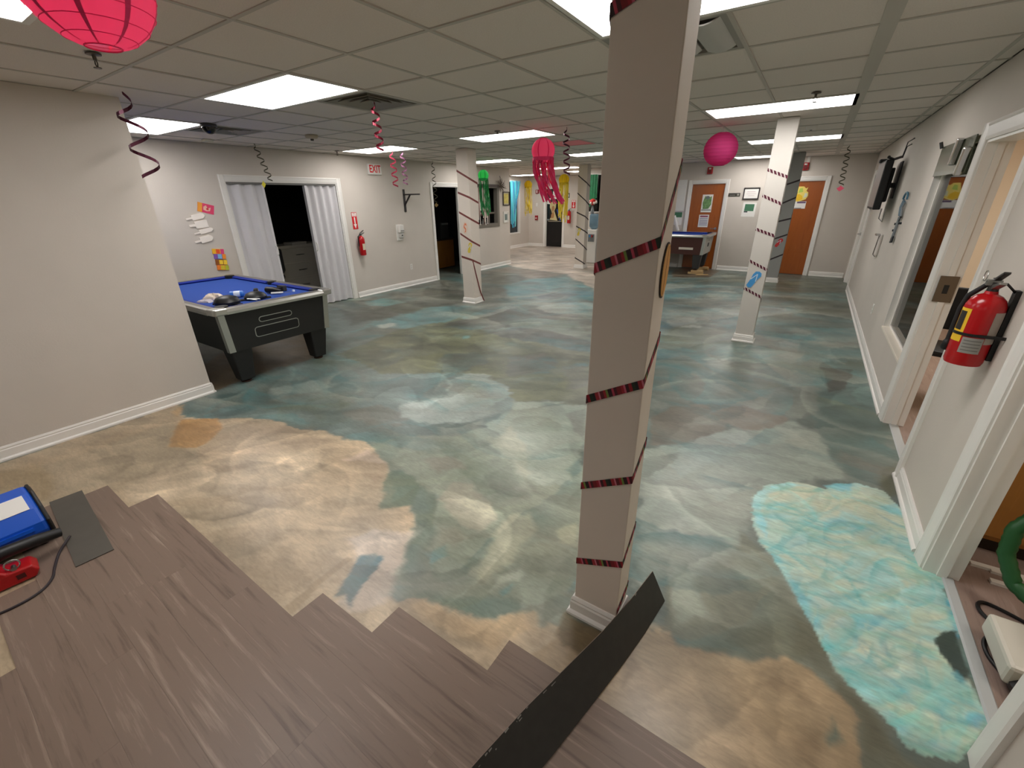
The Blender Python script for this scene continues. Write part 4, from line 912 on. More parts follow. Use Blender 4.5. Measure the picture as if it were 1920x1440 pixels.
def swirl(label, loc, z1, turns, rad, wd, mat, sway=(0, 0), end=None, gap=0.0, grp='foil swirls hanging from the ceiling'):
    t = thing('foil_swirl', label, 'streamer', loc, 0, grp)
    n = int(turns * 14); A, B = [], []; L = loc[2] - z1
    for i in range(n + 1):
        f = i / n; a = 2 * PI * turns * f; x = rad * math.cos(a) * min(1, f * 4 + .2) + sway[0] * f; y = rad * math.sin(a) * min(1, f * 4 + .2) + sway[1] * f; z = -L * f
        A.append((x, y, z - wd / 2)); B.append((x, y, z + wd / 2))
    MB().strip(A, B, (.0006, .0006, 0)).build('spiral', mat, t)
    MB().cyl((0, 0, 0), (0, 0, H - loc[2]), .001, n=5).build('hook_thread', M('thread', (190, 180, 180), .8), t)
    if end:
        MB().prism([(sway[0] + p[0] * 1.3, -L - .045 + p[1] * 1.5) for p in [(-.04, -.0), (-.015, .012), (0, .03), (.02, .012), (.045, .0), (.02, -.02), (0, -.032), (-.02, -.02)]], -.001, .001, 'y').build('end_shape', end, t)
    return t
foil_d = M('dark_foil', (78, 18, 44), .3, metal=.4); foil_r = M('red_foil', (140, 40, 60), .25, metal=.5); foil_g = M('olive_foil', (70, 66, 48), .4, metal=.3); foil_s = M('silver_pink_foil', (150, 100, 130), .2, metal=.7)
swirl('purple foil swirl hanging beside the end of the left partition', (-4.36, 1.50, H - .005), 1.90, 2.6, .075, .024, foil_d, (.02, .02))
swirl('red foil swirl hanging below the square air vent', (-3.22, 2.82, H - .005), 2.10, 4, .035, .020, foil_r, (-.03, .05))
swirl('red foil swirl left of the pair in front of the ceiling light', (-5.90, 5.42, H - .005), 1.92, 4, .05, .024, foil_r, (.02, 0))
swirl('silver pink foil swirl right of the red one, above the shelf bracket', (-5.80, 5.55, H - .005), 1.95, 4, .045, .024, foil_s, (.02, 0))
swirl('dark foil swirl hanging at the corner of the dark doorway', (-6.78, 7.30, H - .005), 1.66, 6, .04, .018, foil_g, (.02, .0), M('tag_tan', (150, 126, 80), .7))
swirl('olive foil swirl with yellow end in front of the folding door', (-6.60, 3.60, H - .005), 1.99, 5, .035, .016, foil_g, (.03, .12), M('tag_yellow', (226, 214, 60), .6))
swirl('dark foil swirl hanging beside the pink jellyfish lantern', (-2.60, 5.07, H - .005), 1.96, 5, .04, .02, foil_d, (.03, 0))
swirl('dark foil swirl with pink end before the far wall', (.22, 9.75, H - .005), 1.84, 6, .04, .018, foil_g, (.03, 0), M('tag_pink', (240, 90, 120), .6))

# ------------------------------------------------------------------ pool tables
cloth_b = M('blue_cloth', (30, 72, 160), .9, bump=.1, bscale=400); cush_b = M('blue_cushion', (18, 44, 140), .9)
rail_m = M('rail_laminate', (112, 108, 100), .35, noise=.06, nscale=20); body_m = M('black_laminate', (27, 27, 26), .5, noise=.08, nscale=60); brown_m = M('brown_laminate', (70, 34, 26), .4)
silver_m = M('silver_trim', (190, 190, 184), .28, metal=.85); hole_b = M('slot_black', (8, 8, 8), .6); grey_end = M('grey_end_panel', (168, 166, 158), .4)
def pool_table(label, loc, rz, L, W, zt, side_m, end_m, lift=0.0, bodyz=.36):
    t = thing('pool_table', label, 'pool table', loc, rz)
    zt -= lift
    hx, hy = L / 2, W / 2; z = lift
    # cabinet, tapering towards its foot
    i0, i1 = .055, .085
    MB().hexa([(-hx + i1, -hy + i1, bodyz + z), (hx - i1, -hy + i1, bodyz + z), (hx - i1, hy - i1, bodyz + z), (-hx + i1, hy - i1, bodyz + z)],
              [(-hx + i0, -hy + i0, zt - .055 + z), (hx - i0, -hy + i0, zt - .055 + z), (hx - i0, hy - i0, zt - .055 + z), (-hx + i0, hy - i0, zt - .055 + z)]).build('cabinet', side_m, t)
    rw = .13
    MB().box(-hx + rw - .03, hx - rw + .03, -hy + rw - .03, hy - rw + .03, zt - .05 + z, zt - .03 + z).build('bed', cloth_b, t)
    # six rails with bevelled tops between the pockets
    pg = .075
    rails = [('x', -hx + rw * .9, -pg * .6, s_) for s_ in (-1, 1)] + [('x', pg * .6, hx - rw * .9, s_) for s_ in (-1, 1)] + [('y', -hy + rw * .9, hy - rw * .9, s_) for s_ in (-1, 1)]
    for ax, a, c, s_ in rails:
        h = hy if ax == 'x' else hx
        pr = [(h - .028, zt - .052), (h - .004, zt - .05), (h, zt - .03), (h - .006, zt - .006), (h - .022, zt), (h - rw + .045, zt), (h - rw + .045, zt - .05)]
        pr = [(s_ * p[0], p[1] + z) for p in pr]
        if ax == 'x': MB().prism(pr, a, c, 'x').build('rail', rail_m, t, smooth=False)
        else: MB().prism(pr, a, c, 'y').build('rail', rail_m, t)
        cp = [(h - rw + .046, zt - .001), (h - rw + .012, zt - .004), (h - rw - .006, zt - .014), (h - rw + .012, zt - .036), (h - rw + .046, zt - .036)]
        cp = [(s_ * p[0], p[1] + z) for p in cp]; g_ = .02
        MB().prism(cp, a + (g_ if ax == 'x' else g_), c - g_, 'x' if ax == 'x' else 'y').build('cushion', cush_b, t)
        ep = [(h - .026, zt - .053), (h + .004, zt - .053), (h + .006, zt - .028), (h - .001, zt - .003), (h - .03, zt + .002), (h - .03, zt - .001), (h - .006, zt - .008), (h + .001, zt - .028), (h - .001, zt - .048), (h - .026, zt - .048)]
        ep = [(s_ * p[0], p[1] + z) for p in ep]
        MB().prism(ep, a, c, 'x' if ax == 'x' else 'y').build('metal_edge', silver_m, t)
    for sx in (-1, 1):
        for sy in (-1, 1):
            cx, cy = sx * hx, sy * hy
            o = [(cx - sx * .004, cy - sy * .02), (cx - sx * .02, cy - sy * .004), (cx - sx * .13, cy + sy * .004), (cx - sx * .14, cy - sy * .085), (cx - sx * .105, cy - sy * .10), (cx - sx * .10, cy - sy * .105), (cx - sx * .085, cy - sy * .14), (cx + sx * .004, cy - sy * .13)]
            MB().prism(o, zt - .055 + z, zt + .006 + z, 'z').build('corner_cap', silver_m, t, bevel=.012, seg=3)
            MB().lathe([(.058, zt - .06 + z), (.058, zt + .008 + z)], 18, (cx - sx * .135, cy - sy * .135, 0)).build('pocket', hole_b, t)
            # silver corner strip of the cabinet, and a tapered leg
            a, c = .008, .05
            lo = [(cx - sx * (i1 - a), cy - sy * (i1 - a), bodyz + z), (cx - sx * (i1 + c), cy - sy * (i1 - a), bodyz + z), (cx - sx * (i1 + c), cy - sy * (i1 + .01), bodyz + z), (cx - sx * (i1 + .01), cy - sy * (i1 + .01), bodyz + z), (cx - sx * (i1 + .01), cy - sy * (i1 + c), bodyz + z), (cx - sx * (i1 - a), cy - sy * (i1 + c), bodyz + z)]
            hi = [(p[0] + sx * (i1 - i0), p[1] + sy * (i1 - i0), zt - .056 + z) for p in lo]
            b = MB(); b.add(lo + hi, [(5, 4, 3, 2, 1, 0), (6, 7, 8, 9, 10, 11)] + [(i, (i + 1) % 6, 6 + (i + 1) % 6, 6 + i) for i in range(6)])
            b.build('corner_strip', silver_m, t)
            q0, q1 = .10, .30; d0, d1 = .14, .275
            def P(u, v, zz): return (cx - sx * u, cy - sy * v, zz + z)
            lg = MB().hexa([P(d0, d0, .03), P(d1, d0, .03), P(d1, d1, .03), P(d0, d1, .03)], [P(q0, q0, bodyz + .01), P(q1, q0, bodyz + .01), P(q1, q1, bodyz + .01), P(q0, q1, bodyz + .01)]).build('leg', side_m if side_m is body_m else dkgrey_m, t, bevel=.012)
            m_ = (d0 + d1) / 2
            MB().lathe([(.045, 0.0), (.05, .004), (.05, .014), (.02, .018), (.02, .034)], 16, (cx - sx * m_, cy - sy * m_, z)).build('leveller', M('rubber_brown', (64, 40, 30), .6), lg)
        # side pockets
    for s_ in (-1, 1): MB().lathe([(.05, zt - .06 + z), (.05, zt + .004 + z)], 16, (0, s_ * (hy - .09), 0)).build('pocket', hole_b, t)
    # coin end: two framed slots
    def rr(w_, h_, r, n=5):
        o = []
        for cx, cz, a0 in ((w_ - r, h_ - r, 0), (-w_ + r, h_ - r, PI / 2), (-w_ + r, -h_ + r, PI), (w_ - r, -h_ + r, 1.5 * PI)):
            o += [(cx + r * math.cos(a0 + PI / 2 * i / n), cz + r * math.sin(a0 + PI / 2 * i / n)) for i in range(n + 1)]
        return o
    def slot(yc, zc, w_, h_, r):
        f = (zc - bodyz) / (zt - .055 - bodyz); xx = hx - i1 + (i1 - i0) * f; sl = (i1 - i0) / (zt - .055 - bodyz)
        for nm, k_, e, m_ in (('slot_frame', 1.0, .005, silver_m), ('slot', .0, .007, hole_b)):
            o = rr(w_ - (.007 if nm == 'slot' else 0), h_ - (.007 if nm == 'slot' else 0), r - (.006 if nm == 'slot' else 0))
            vs = [(xx + sl * p[1] + d, yc + p[0], zc + p[1] + z) for d in (-.004, e) for p in o]; n = len(o)
            MB().add(vs, [tuple(range(n)), tuple(range(2 * n - 1, n - 1, -1))] + [(i, n + i, n + (i + 1) % n, (i + 1) % n) for i in range(n)]).build(nm, m_, t)
    if end_m is None:
        slot(-.04, .625, .175, .029, .029); slot(-.04, .505, .235, .053, .03)
    else:
        MB().hexa([(hx - i1 - .01, -hy + i1 - .006, bodyz + z), (hx - i1 + .006, -hy + i1 - .006, bodyz + z), (hx - i1 + .006, hy - i1 + .006, bodyz + z), (hx - i1 - .01, hy - i1 + .006, bodyz + z)],
                  [(hx - i0 - .01, -hy + i0 - .006, zt - .056 + z), (hx - i0 + .006, -hy + i0 - .006, zt - .056 + z), (hx - i0 + .006, hy - i0 + .006, zt - .056 + z), (hx - i0 - .01, hy - i0 + .006, zt - .056 + z)]).build('end_panel', end_m, t)
        slot(0, .56, .09, .05, .01); slot(.0, .66, .05, .014, .006)
        b = MB().box(hx - .62, hx - .30, -hy + .062, -hy + .08, .47 + z, .52 + z).build('label_plate', M('plate', (214, 206, 192), .4), t)
        b = MB().box(hx - 1.02, hx - .86, -hy + .05, -hy + .09, .46 + z, .68 + z).build('coin_box', hole_b, t)
        MB().box(hx - 1.03, hx - .85, -hy + .056, -hy + .092, .45 + z, .46 + z).build('coin_box_edge', silver_m, t)
    return t
pool_table('black pool table with blue cloth standing before the folding door', (-5.49, 2.30, 0), 0, 2.20, 1.25, .80, body_m, None)
pool_table('dark brown pool table on wood blocks before the far orange door', (-3.03, 11.46, 0), 0, 2.20, 1.06, .888, brown_m, grey_end, lift=.085)
for i, (x, y, lab) in enumerate(((-2.12, 11.14, 'wood block under the front leg of the far pool table'), (-2.12, 11.78, 'wood block under the rear leg of the far pool table'))):
    t = thing('wood_block', lab, 'block', (x, y, 0)); MB().box(-.17, .17, -.06, .06, 0, .042).build('board', lumber_m, t, bevel=.003, rot=(0, 0, .15 + i * .5)); MB().box(-.10, .16, -.05, .05, .042, .084).build('board', lumber_m, t, bevel=.003)
t = thing('wood_offcut', 'loose wood offcut on the floor beside the far pool table', 'offcut', (-1.94, 10.98, 0), .6); MB().box(-.14, .14, -.03, .03, 0, .02).build('board', lumber_m, t, bevel=.003)

# small things lying on the near pool table
TZ = .771
def rag(label, cat, name, loc, rx, ry, hz, mat, seed):
    rnd = random.Random(seed); t = thing(name, label, cat, loc, rnd.uniform(0, 3)); n, m = 18, 7; vs = []; fs = []
    for j in range(m + 1):
        f = j / m
        for i in range(n):
            a = 2 * PI * i / n; k = 1 + .22 * math.sin(3 * a + seed) + .14 * math.sin(7 * a + seed * 2 + 3 * f)
            q = math.cos(f * PI / 2) ** .7 if f < 1 else 0.03
            vs.append((rx * q * k * math.cos(a), ry * q * k * math.sin(a), hz * (math.sin(f * PI / 2) * (1 + .25 * math.sin(5 * a + f * 6)) if j else 0)))
    fs = [(j * n + i, j * n + (i + 1) % n, (j + 1) * n + (i + 1) % n, (j + 1) * n + i) for j in range(m) for i in range(n)] + [tuple(range(n - 1, -1, -1)), tuple(m * n + i for i in range(n))]
    MB().add(vs, fs).build('cloth', mat, t, smooth=True); return t
rag('crumpled cream glove lying on the blue pool table', 'glove', 'work_glove', (-5.16, 2.02, TZ), .11, .07, .05, M('cream_cloth', (222, 208, 190), .9), 1)
rag('pale rag at the corner of the blue pool table', 'rag', 'rag', (-5.05, 1.90, TZ), .07, .045, .025, M('pale_rag', (206, 198, 204), .9), 4)
t = thing('knee_pad', 'black knee pad nearest the table corner', 'knee pad', (-4.73, 1.96, TZ), .4)
MB().lathe([(.02, 0), (.115, .012), (.118, .035), (.095, .07), (.045, .088), (.01, .092)], 18).build('shell', black_m, t, smooth=True); MB().box(-.15, .15, -.03, .03, 0, .012).build('strap', M('black_web', (24, 24, 26), .9), t)
t = thing('knee_pad', 'black knee pad behind the nearest one, beside the blue tin', 'knee pad', (-4.75, 2.25, TZ), 1.2)
MB().lathe([(.02, 0), (.105, .012), (.108, .03), (.085, .06), (.04, .078), (.01, .08)], 18).build('shell', black_m, t, smooth=True); MB().box(-.14, .14, -.03, .03, 0, .012).build('strap', M('black_web', (24, 24, 26), .9), t)
t = thing('spray_can', 'short blue and white can lying on the pool table', 'can', (-5.02, 2.20, TZ + .034), .9)
MB().lathe([(.026, -.07), (.033, -.066), (.033, .05), (.02, .064), (.012, .066)], 18, axis='x').build('can_body', M('can_blue', (52, 116, 206), .3), t, smooth=True); MB().lathe([(.0335, -.03), (.0335, .03)], 18, axis='x', cap=False).build('can_label', M('can_white', (220, 232, 244), .4), t)
t = thing('tape_measure', 'black tape measure with yellow label on the pool table', 'tape measure', (-4.94, 2.36, TZ), -.5)
MB().box(-.045, .045, -.022, .022, 0, .075).build('case', black_m, t, bevel=.014, seg=3); MB().lathe([(.026, -.0235), (.026, .0235)], 18, (0, 0, .038), axis='y').build('label', yellow_m, t); MB().box(-.07, -.04, -.012, .012, 0, .003).build('blade_hook', steel_m, t)
t = thing('power_drill', 'black cordless drill lying at the back of the pool table', 'drill', (-4.86, 2.50, TZ), .2)
MB().lathe([(.02, -.09), (.034, -.085), (.036, .03), (.028, .05), (.018, .10), (.012, .13)], 16, (0, 0, .04), axis='x').build('motor_body', black_m, t, smooth=True); MB().hexa([(-.05, .02, .01), (0, .02, .01), (0, .02, .05), (-.05, .02, .05)], [(-.08, .15, .005), (-.02, .15, .005), (-.02, .15, .045), (-.08, .15, .045)]).build('grip', black_m, t, bevel=.006); MB().box(-.10, 0, .14, .19, .0, .06).build('battery', dkgrey_m, t, bevel=.006)
t = thing('utility_knife', 'white handled knife beside the black drill on the pool table', 'knife', (-4.66, 2.46, TZ + .031), .9)
MB().box(-.08, .04, -.014, .014, 0, .016).build('handle', white_m, t, bevel=.005); MB().prism([(.04, -.010), (.13, -.004), (.12, .008), (.04, .010)], .005, .008, 'z').build('blade', steel_m, t)
t = thing('chalk_cube', 'small white chalk cube on the far rail of the pool table', 'chalk', (-4.62, 2.60, .80), .3); MB().box(-.011, .011, -.011, .011, 0, .022).build('cube', M('chalk_white', (210, 222, 240), .9), t, bevel=.002)
t = thing('pliers', 'grey pliers lying between the knee pads', 'pliers', (-4.60, 2.12, TZ + .03), .3)
for s_ in (-1, 1): MB().tube([(-.03, -s_ * .006, .008), (0, 0, .008), (.05, s_ * .018, .008), (.11, s_ * .02, .008)], .006, 7).build('jaw_and_grip', steel_m, t)
# ------------------------------------------------------------------ left (exit) wall
white_fold = M('folding_door_vinyl', (214, 212, 214), .45, noise=.02, nscale=6)
def folding_door(label, y0, y1, n, handle_right):
    t = thing('folding_door', label, 'door', **on_exit((y0 + y1) / 2)); W = (y1 - y0) / n
    for i in range(n):
        a = -(y1 - y0) / 2 + i * W; d0, d1 = (.02, .075) if i % 2 == 0 else (.075, .02)
        nn = 5; pts = []
        for j in range(nn + 1):
            f = j / nn; pts.append((a + W * f, d0 + (d1 - d0) * (3 * f * f - 2 * f ** 3)))
        MB().prism(pts + [(p[0], p[1] + .008) for p in reversed(pts)], .012, 1.955, 'z').build('panel', white_fold, t)
    e = (y1 - y0) / 2 * (1 if handle_right else -1)
    MB().box(e - .018, e + .018, .018, .085, .012, 1.955).build('lead_post', white_fold, t, bevel=.004)
    MB().tube([(e + (.0), .018, .93), (e, -.012, .95), (e, -.016, 1.0), (e, -.012, 1.05), (e, .018, 1.07)], .008, 8).build('pull_handle', white_m, t, smooth=True)
    return t
folding_door('left leaf of the white accordion folding door behind the pool table', 3.32, 3.84, 6, True)
folding_door('right leaf of the white accordion folding door behind the pool table', 4.54, 5.10, 8, False)
tr = MB().box(3.32, 5.10, .02, .075, 1.958, 1.984).build('track', M('door_track', (120, 118, 114), .5), bpy.data.objects['trim_3'])
# dim contents of the dark rooms
t = thing('drawer_cabinet', 'dim white cabinet inside the dark room behind the folding door', 'cabinet', (-8.15, 4.75, 0), PI / 2)
MB().box(-.42, .62, -.02, .45, .05, .93).build('body', M('dim_cabinet', (214, 208, 194), .6), t, bevel=.004); MB().box(-.45, .65, -.05, .48, .93, .965).build('top', M('dim_cabinet', (214, 208, 194), .6), t)
for k in range(3):
    d = MB().box(-.38, .58, -.04, -.02, .10 + k * .28, .35 + k * .28).build('drawer', M('dim_cabinet2', (204, 198, 184), .6), t, bevel=.004); MB().box(.02, .18, -.055, -.04, .22 + k * .28, .235 + k * .28).build('drawer_pull', steel_m, d)
t = thing('office_chair', 'black chair in the dark room left of the white cabinet', 'chair', (-7.85, 4.05, 0), -.6)
MB().box(-.22, .22, -.22, .22, .42, .50).build('seat', M('dim_black', (26, 25, 25), .7), t, bevel=.03); MB().box(-.2, .2, .19, .25, .55, .95).build('backrest', M('dim_black', (26, 25, 25), .7), t, bevel=.03); MB().cyl((0, 0, .06), (0, 0, .42), .03).build('post', dkgrey_m, t)
for k in range(5): MB().cyl((0, 0, .09), (.27 * math.cos(k * 1.2566), .27 * math.sin(k * 1.2566), .03), .018, .014, 8).build('base_leg', dkgrey_m, t)
t = thing('paper_stack', 'dim stack of papers on the white cabinet in the dark room', 'paper', (-8.2, 4.85, .965), .1); MB().box(-.12, .12, -.16, .16, 0, .05).build('sheets', M('dim_paper', (190, 186, 176), .8), t)
t = thing('wood_desk', 'tan wood desk inside the dark doorway', 'desk', (-8.15, 8.82, 0), PI / 2)
MB().box(-.30, .55, .0, .5, .02, .72).build('body', tan_wood_m, t); MB().box(-.34, .58, -.03, .53, .72, .755).build('top', M('desk_top', (70, 46, 30), .5), t)
t = thing('printer', 'dark printer on the desk inside the dark doorway', 'printer', (-8.2, 8.95, .755), PI / 2); MB().box(-.16, .16, -.14, .16, 0, .42).build('body', dkgrey_m, t, bevel=.02); MB().box(-.13, .13, -.16, -.14, .36, .40).build('panel', M('dim_grey', (120, 122, 124), .5), t)
# EXIT sign
t = thing('exit_sign', 'red and white EXIT sign high on the left wall', 'sign', **on_exit(5.97, 2.245))
MB().box(-.15, .15, -.045, 0, -.088, .088).build('housing', white_m, t, bevel=.008)
text('lettering', 'EXIT', .175, M('exit_red', (220, 20, 28), .5), t, (.0, -.0455, .0), sx=.74, bold=.0034)
def arrow_sign(label, frame, w_=.11, h_=.29, fr=True):
    t = thing('extinguisher_sign', label, 'sign', **frame); w2_, h2 = w_ / 2, h_ / 2
    MB().box(-w2_, w2_, -.004, 0, -h2, h2).build('plate', M('sign_red', (206, 38, 42), .4), t)
    MB().box(-w2_ * .84, w2_ * .84, -.0052, -.004, h2 * .52, h2 * .94).build('text_panel', paper_m, t)
    text('lettering', 'FIRE', .030, M('sign_red', (206, 38, 42), .4), t, (0, -.0056, h2 * .82)); text('lettering', 'EXTINGUISHER', .0125, M('sign_red', (206, 38, 42), .4), t, (0, -.0056, h2 * .62))
    MB().prism([(-.012, h2 * .42), (-.012, -h2 * .40), (-w2_ * .62, -h2 * .40), (0, -h2 * .92), (w2_ * .62, -h2 * .40), (.012, -h2 * .40), (.012, h2 * .42)], -.0052, -.004, 'y').build('arrow', paper_m, t)
    return t
arrow_sign('red fire extinguisher arrow sign beside the folding door', on_exit(5.385, 1.38))
arrow_sign('red fire extinguisher arrow sign on the back wall', on_rear(-7.39, 1.51), .15, .27)
ext_lab = M('label_grey', (150, 148, 142), .5)
def extinguisher(label, frame, r, h, detail=True, turn=0.0):
    """cylinder hangs in front of its wall: local -y is out of the wall; z = 0 is the foot"""
    t = thing('fire_extinguisher', label, 'fire extinguisher', **frame); cy = -r - .018
    pr = [(r * .6, 0), (r * .93, .004), (r, .02), (r, h - r * 1.0), (r * .97, h - r * .72), (r * .84, h - r * .38), (r * .62, h - r * .14), (r * .34, h), (r * .30, h + .012)]
    body = MB().lathe(pr, 32, (0, cy, 0)).build('cylinder', M('extinguisher_red', (176, 12, 20), .22), t, smooth=True)
    MB().lathe([(r * .30, h + .005), (r * .27, h + .03), (r * .24, h + .05)], 16, (0, cy, 0)).build('valve', M('valve_dark', (60, 58, 56), .35, metal=.7), t, smooth=True)
    def arc(a0, a1, z0, z1, e, nm, m_, n=12):
        a0 += turn; a1 += turn
        A = [((r + e) * math.sin(a0 + (a1 - a0) * i / n), cy - (r + e) * math.cos(a0 + (a1 - a0) * i / n), z0) for i in range(n + 1)]; B = [(p[0], p[1], z1) for p in A]
        return MB().strip(A, B).build(nm, m_, body, smooth=True)
    z_ = h + .05
    MB().hexa([(-.012, cy - .03, z_ - .015), (.012, cy - .03, z_ - .015), (.012, cy + .02, z_ - .015), (-.012, cy + .02, z_ - .015)], [(-.012, cy - .03, z_ + .01), (.012, cy - .03, z_ + .01), (.012, cy + .02, z_ + .01), (-.012, cy + .02, z_ + .01)]).build('valve_head', steel_m, t, bevel=.003)
    hd = r * 1.05
    MB().prism([(hd * .2, z_ - .01), (hd * 1.25, z_ + .012), (hd * 1.3, z_ + .002), (hd * .25, z_ - .03)], cy - .012, cy + .012, 'y').build('carry_handle', steel_m, t, bevel=.002)
    MB().prism([(-hd * .25, z_ + .015), (hd * .2, z_ + .022), (hd * 1.2, z_ + .055), (hd * 1.22, z_ + .046), (hd * .2, z_ + .008)], cy - .011, cy + .011, 'y').build('squeeze_lever', M('lever_dark', (70, 68, 66), .4, metal=.6), t, bevel=.002)
    if detail:
        MB().tube([(-.018 - .022 * math.cos(a), cy - .034, z_ + .022 + .022 * math.sin(a)) for a in [2 * PI * i / 20 for i in range(20)]], .0018, 6, True).build('pin_ring', steel_m, t)
        MB().tube([(-hd * .2, cy - .012, z_ - .005), (-r * .60, cy - r * .85, h - .02), (-r * .64, cy - r * .98, h * .75), (-r * .60, cy - r * .97, h * .42), (-r * .58, cy - r * .95, h * .26)], [.010, .011, .011, .011, .013], 10).build('hose', M('hose_black', (20, 20, 20), .6), t, smooth=True)
        MB().lathe([(.013, h * .14), (.020, h * .17), (.017, h * .27), (.012, h * .30)], 12, (-r * .6, cy - r * .95, 0)).build('nozzle', black_m, t, smooth=True)
        arc(-.32, .72, h * .20, h * .42, .0008, 'grey_label', ext_lab); arc(-1.25, -.42, h * .34, h * .80, .0008, 'yellow_label', yellow_m)
        arc(-1.15, -.62, h * .50, h * .76, .0016, 'label_print', M('print_black', (40, 36, 30), .7)); arc(.75, 1.6, h * .34, h * .78, .0008, 'instruction_label', M('label_pale', (170, 160, 150), .5))
        for k in range(4): arc(-.22, .62, h * (.235 + .045 * k), h * (.25 + .045 * k), .0015, 'print_line', M('label_line', (112, 110, 106), .6))
        arc(-3.0, .6, h * .435, h * .475, .003, 'strap', black_m, 22); MB().box(-r * 1.0 - .012, -r * 1.0 + .004, cy - .02, -.001, h * .435, h * .475).build('strap_arm', black_m, t); MB().box(r - .004, r + .004, cy, -.001, h * .435, h * .475).build('strap_arm', black_m, t)
        MB().box(-.02, .02, -.018, 0, .03, h + .02).build('wall_bracket', black_m, t); MB().tube([(0, -.014, h + .01), (.04, cy * .7, z_ + .0)], .005, 6).build('bracket_hook', black_m, t)
    else:
        arc(-.5, .6, h * .30, h * .62, .0008, 'grey_label', M('label_cream', (206, 196, 170), .5)); MB().box(-.015, .015, -.02, 0, h * .2, h).build('wall_bracket', black_m, t)
        MB().tube([(-hd * .2, cy, z_ - .005), (-r * 1.1, cy, h - .02), (-r * 1.15, cy, h * .5)], .009, 8).build('hose', black_m, t)
    return t
extinguisher('big red fire extinguisher with yellow label on the near right wall', dict(loc=(RW, 2.725, .965), rz=-PI / 2), .068, .325, True, 1.2)
extinguisher('small red fire extinguisher on the left wall below the arrow sign', on_exit(5.41, .77), .058, .34, False)
extinguisher('fire extinguisher on the back wall beyond the farthest column', on_rear(-7.51, .86), .07, .42, False)
# sanitizer dispenser, outlet, switch, shelf bracket
t = thing('soap_dispenser', 'white hand sanitizer dispenser on the left wall', 'dispenser', **on_exit(6.42, 1.115))
MB().box(-.075, .075, -.02, 0, -.16, .15).build('back_plate', white_m, t, bevel=.006); MB().box(-.055, .065, -.10, -.02, -.01, .145).build('cover', white_m, t, bevel=.02, seg=3); MB().box(-.035, .05, -.085, -.02, -.11, -.01).build('nozzle_housing', M('dispenser_grey', (198, 196, 190), .4), t, bevel=.012); MB().box(-.01, .02, -.088, -.084, -.07, -.045).build('sensor', black_m, t); MB().box(-.04, .05, -.102, -.10, .02, .04).build('window_slot', M('dispenser_shade', (140, 138, 134), .4), t)
def plate(name, label, frame, kind='outlet'):
    t = thing(name, label, kind, **frame)
    MB().box(-.036, .036, -.006, 0, -.058, .058).build('cover_plate', white_m, t, bevel=.003)
    if kind == 'outlet':
        for z in (-.022, .022): MB().box(-.017, .017, -.0085, -.006, z - .015, z + .015).build('socket', M('socket_white', (206, 203, 196), .4), t, bevel=.004)
    else: MB().box(-.008, .008, -.014, -.006, -.012, .012).build('toggle', white_m, t, bevel=.002)
plate('wall_outlet', 'white wall outlet low on the left wall by the dark doorway', on_exit(6.66, .40))
plate('wall_outlet', 'white wall outlet low on the right wall', on_right(6.55, .44))
plate('light_switch', 'white light switch at the edge of the tall partition', on_exit(2.31, 1.14), 'switch')
t = thing('shelf_bracket', 'black metal shelf bracket on the left wall', 'bracket', **on_exit(6.66, 1.70))
MB().box(-.025, .025, -.012, 0, -.205, .215).build('wall_plate', M('black_steel', (30, 24, 26), .5), t); MB().box(-.015, .015, -.44, -.012, .105, .13).build('arm', M('black_steel', (30, 24, 26), .5), t)
MB().add([(-.01, -.01, -.09), (.01, -.01, -.09), (.01, -.01, -.055), (-.01, -.01, -.055), (-.01, -.19, .105), (.01, -.19, .105), (.01, -.155, .107), (-.01, -.155, .107)], [(3, 2, 1, 0), (4, 5, 6, 7), (0, 1, 5, 4), (1, 2, 6, 5), (2, 3, 7, 6), (3, 0, 4, 7)]).build('brace', M('black_steel', (30, 24, 26), .5), t)
# paper decorations on the left wall
orange_m = M('card_orange', (240, 160, 60), .7); pinkc_m = M('card_pink', (226, 70, 110), .7); cream_c = M('card_cream', (244, 236, 226), .8)
t = flat('colourful_card', 'orange and pink patterned card, uppermost on the left wall', 'card', rect(-.10, .10, -.055, .065), .004, pinkc_m, (EW, 2.97, 1.64), PI / 2, -.28,
         parts=[('orange_end', rect(-.10, -.045, -.055, .065), orange_m), ('pale_print', [(-.03, .02), (.0, .045), (.02, .01), (.06, .03), (.05, -.02), (.01, -.03), (-.03, -.02)], M('card_peach', (242, 190, 170), .7)), ('red_print', [(.0, .005), (.03, .02), (.035, -.01), (.01, -.015)], M('card_red', (206, 60, 60), .7))])
def popsicle(label, y, z, tilt, w_=.13, h_=.065, square=False):
    body = [(-w_, -h_), (w_ * .55, -h_), (w_ * .85, -h_ * .6), (w_, 0), (w_ * .85, h_ * .6), (w_ * .55, h_), (-w_, h_)] if not square else rect(-w_, w_, -h_, h_)
    flat('popsicle_cutout', label, 'cutout', body, .016, cream_c, (EW, y, z), PI / 2, tilt, 'white popsicle cutouts on the left wall', parts=[('stick', rect(-w_ - .075, -w_ + .002, -h_ * .32, h_ * .32), cream_c)])
popsicle('uppermost white popsicle cutout, just under the patterned card', 2.845, 1.545, .20, .085, .034)
popsicle('second white popsicle cutout from the top, with a square body', 2.86, 1.445, .10, .08, .046, True)
popsicle('third white popsicle cutout, touching the square one from below', 2.90, 1.362, .22, .09, .028)
popsicle('lowest white popsicle cutout on the left wall', 2.875, 1.255, .22, .085, .04)
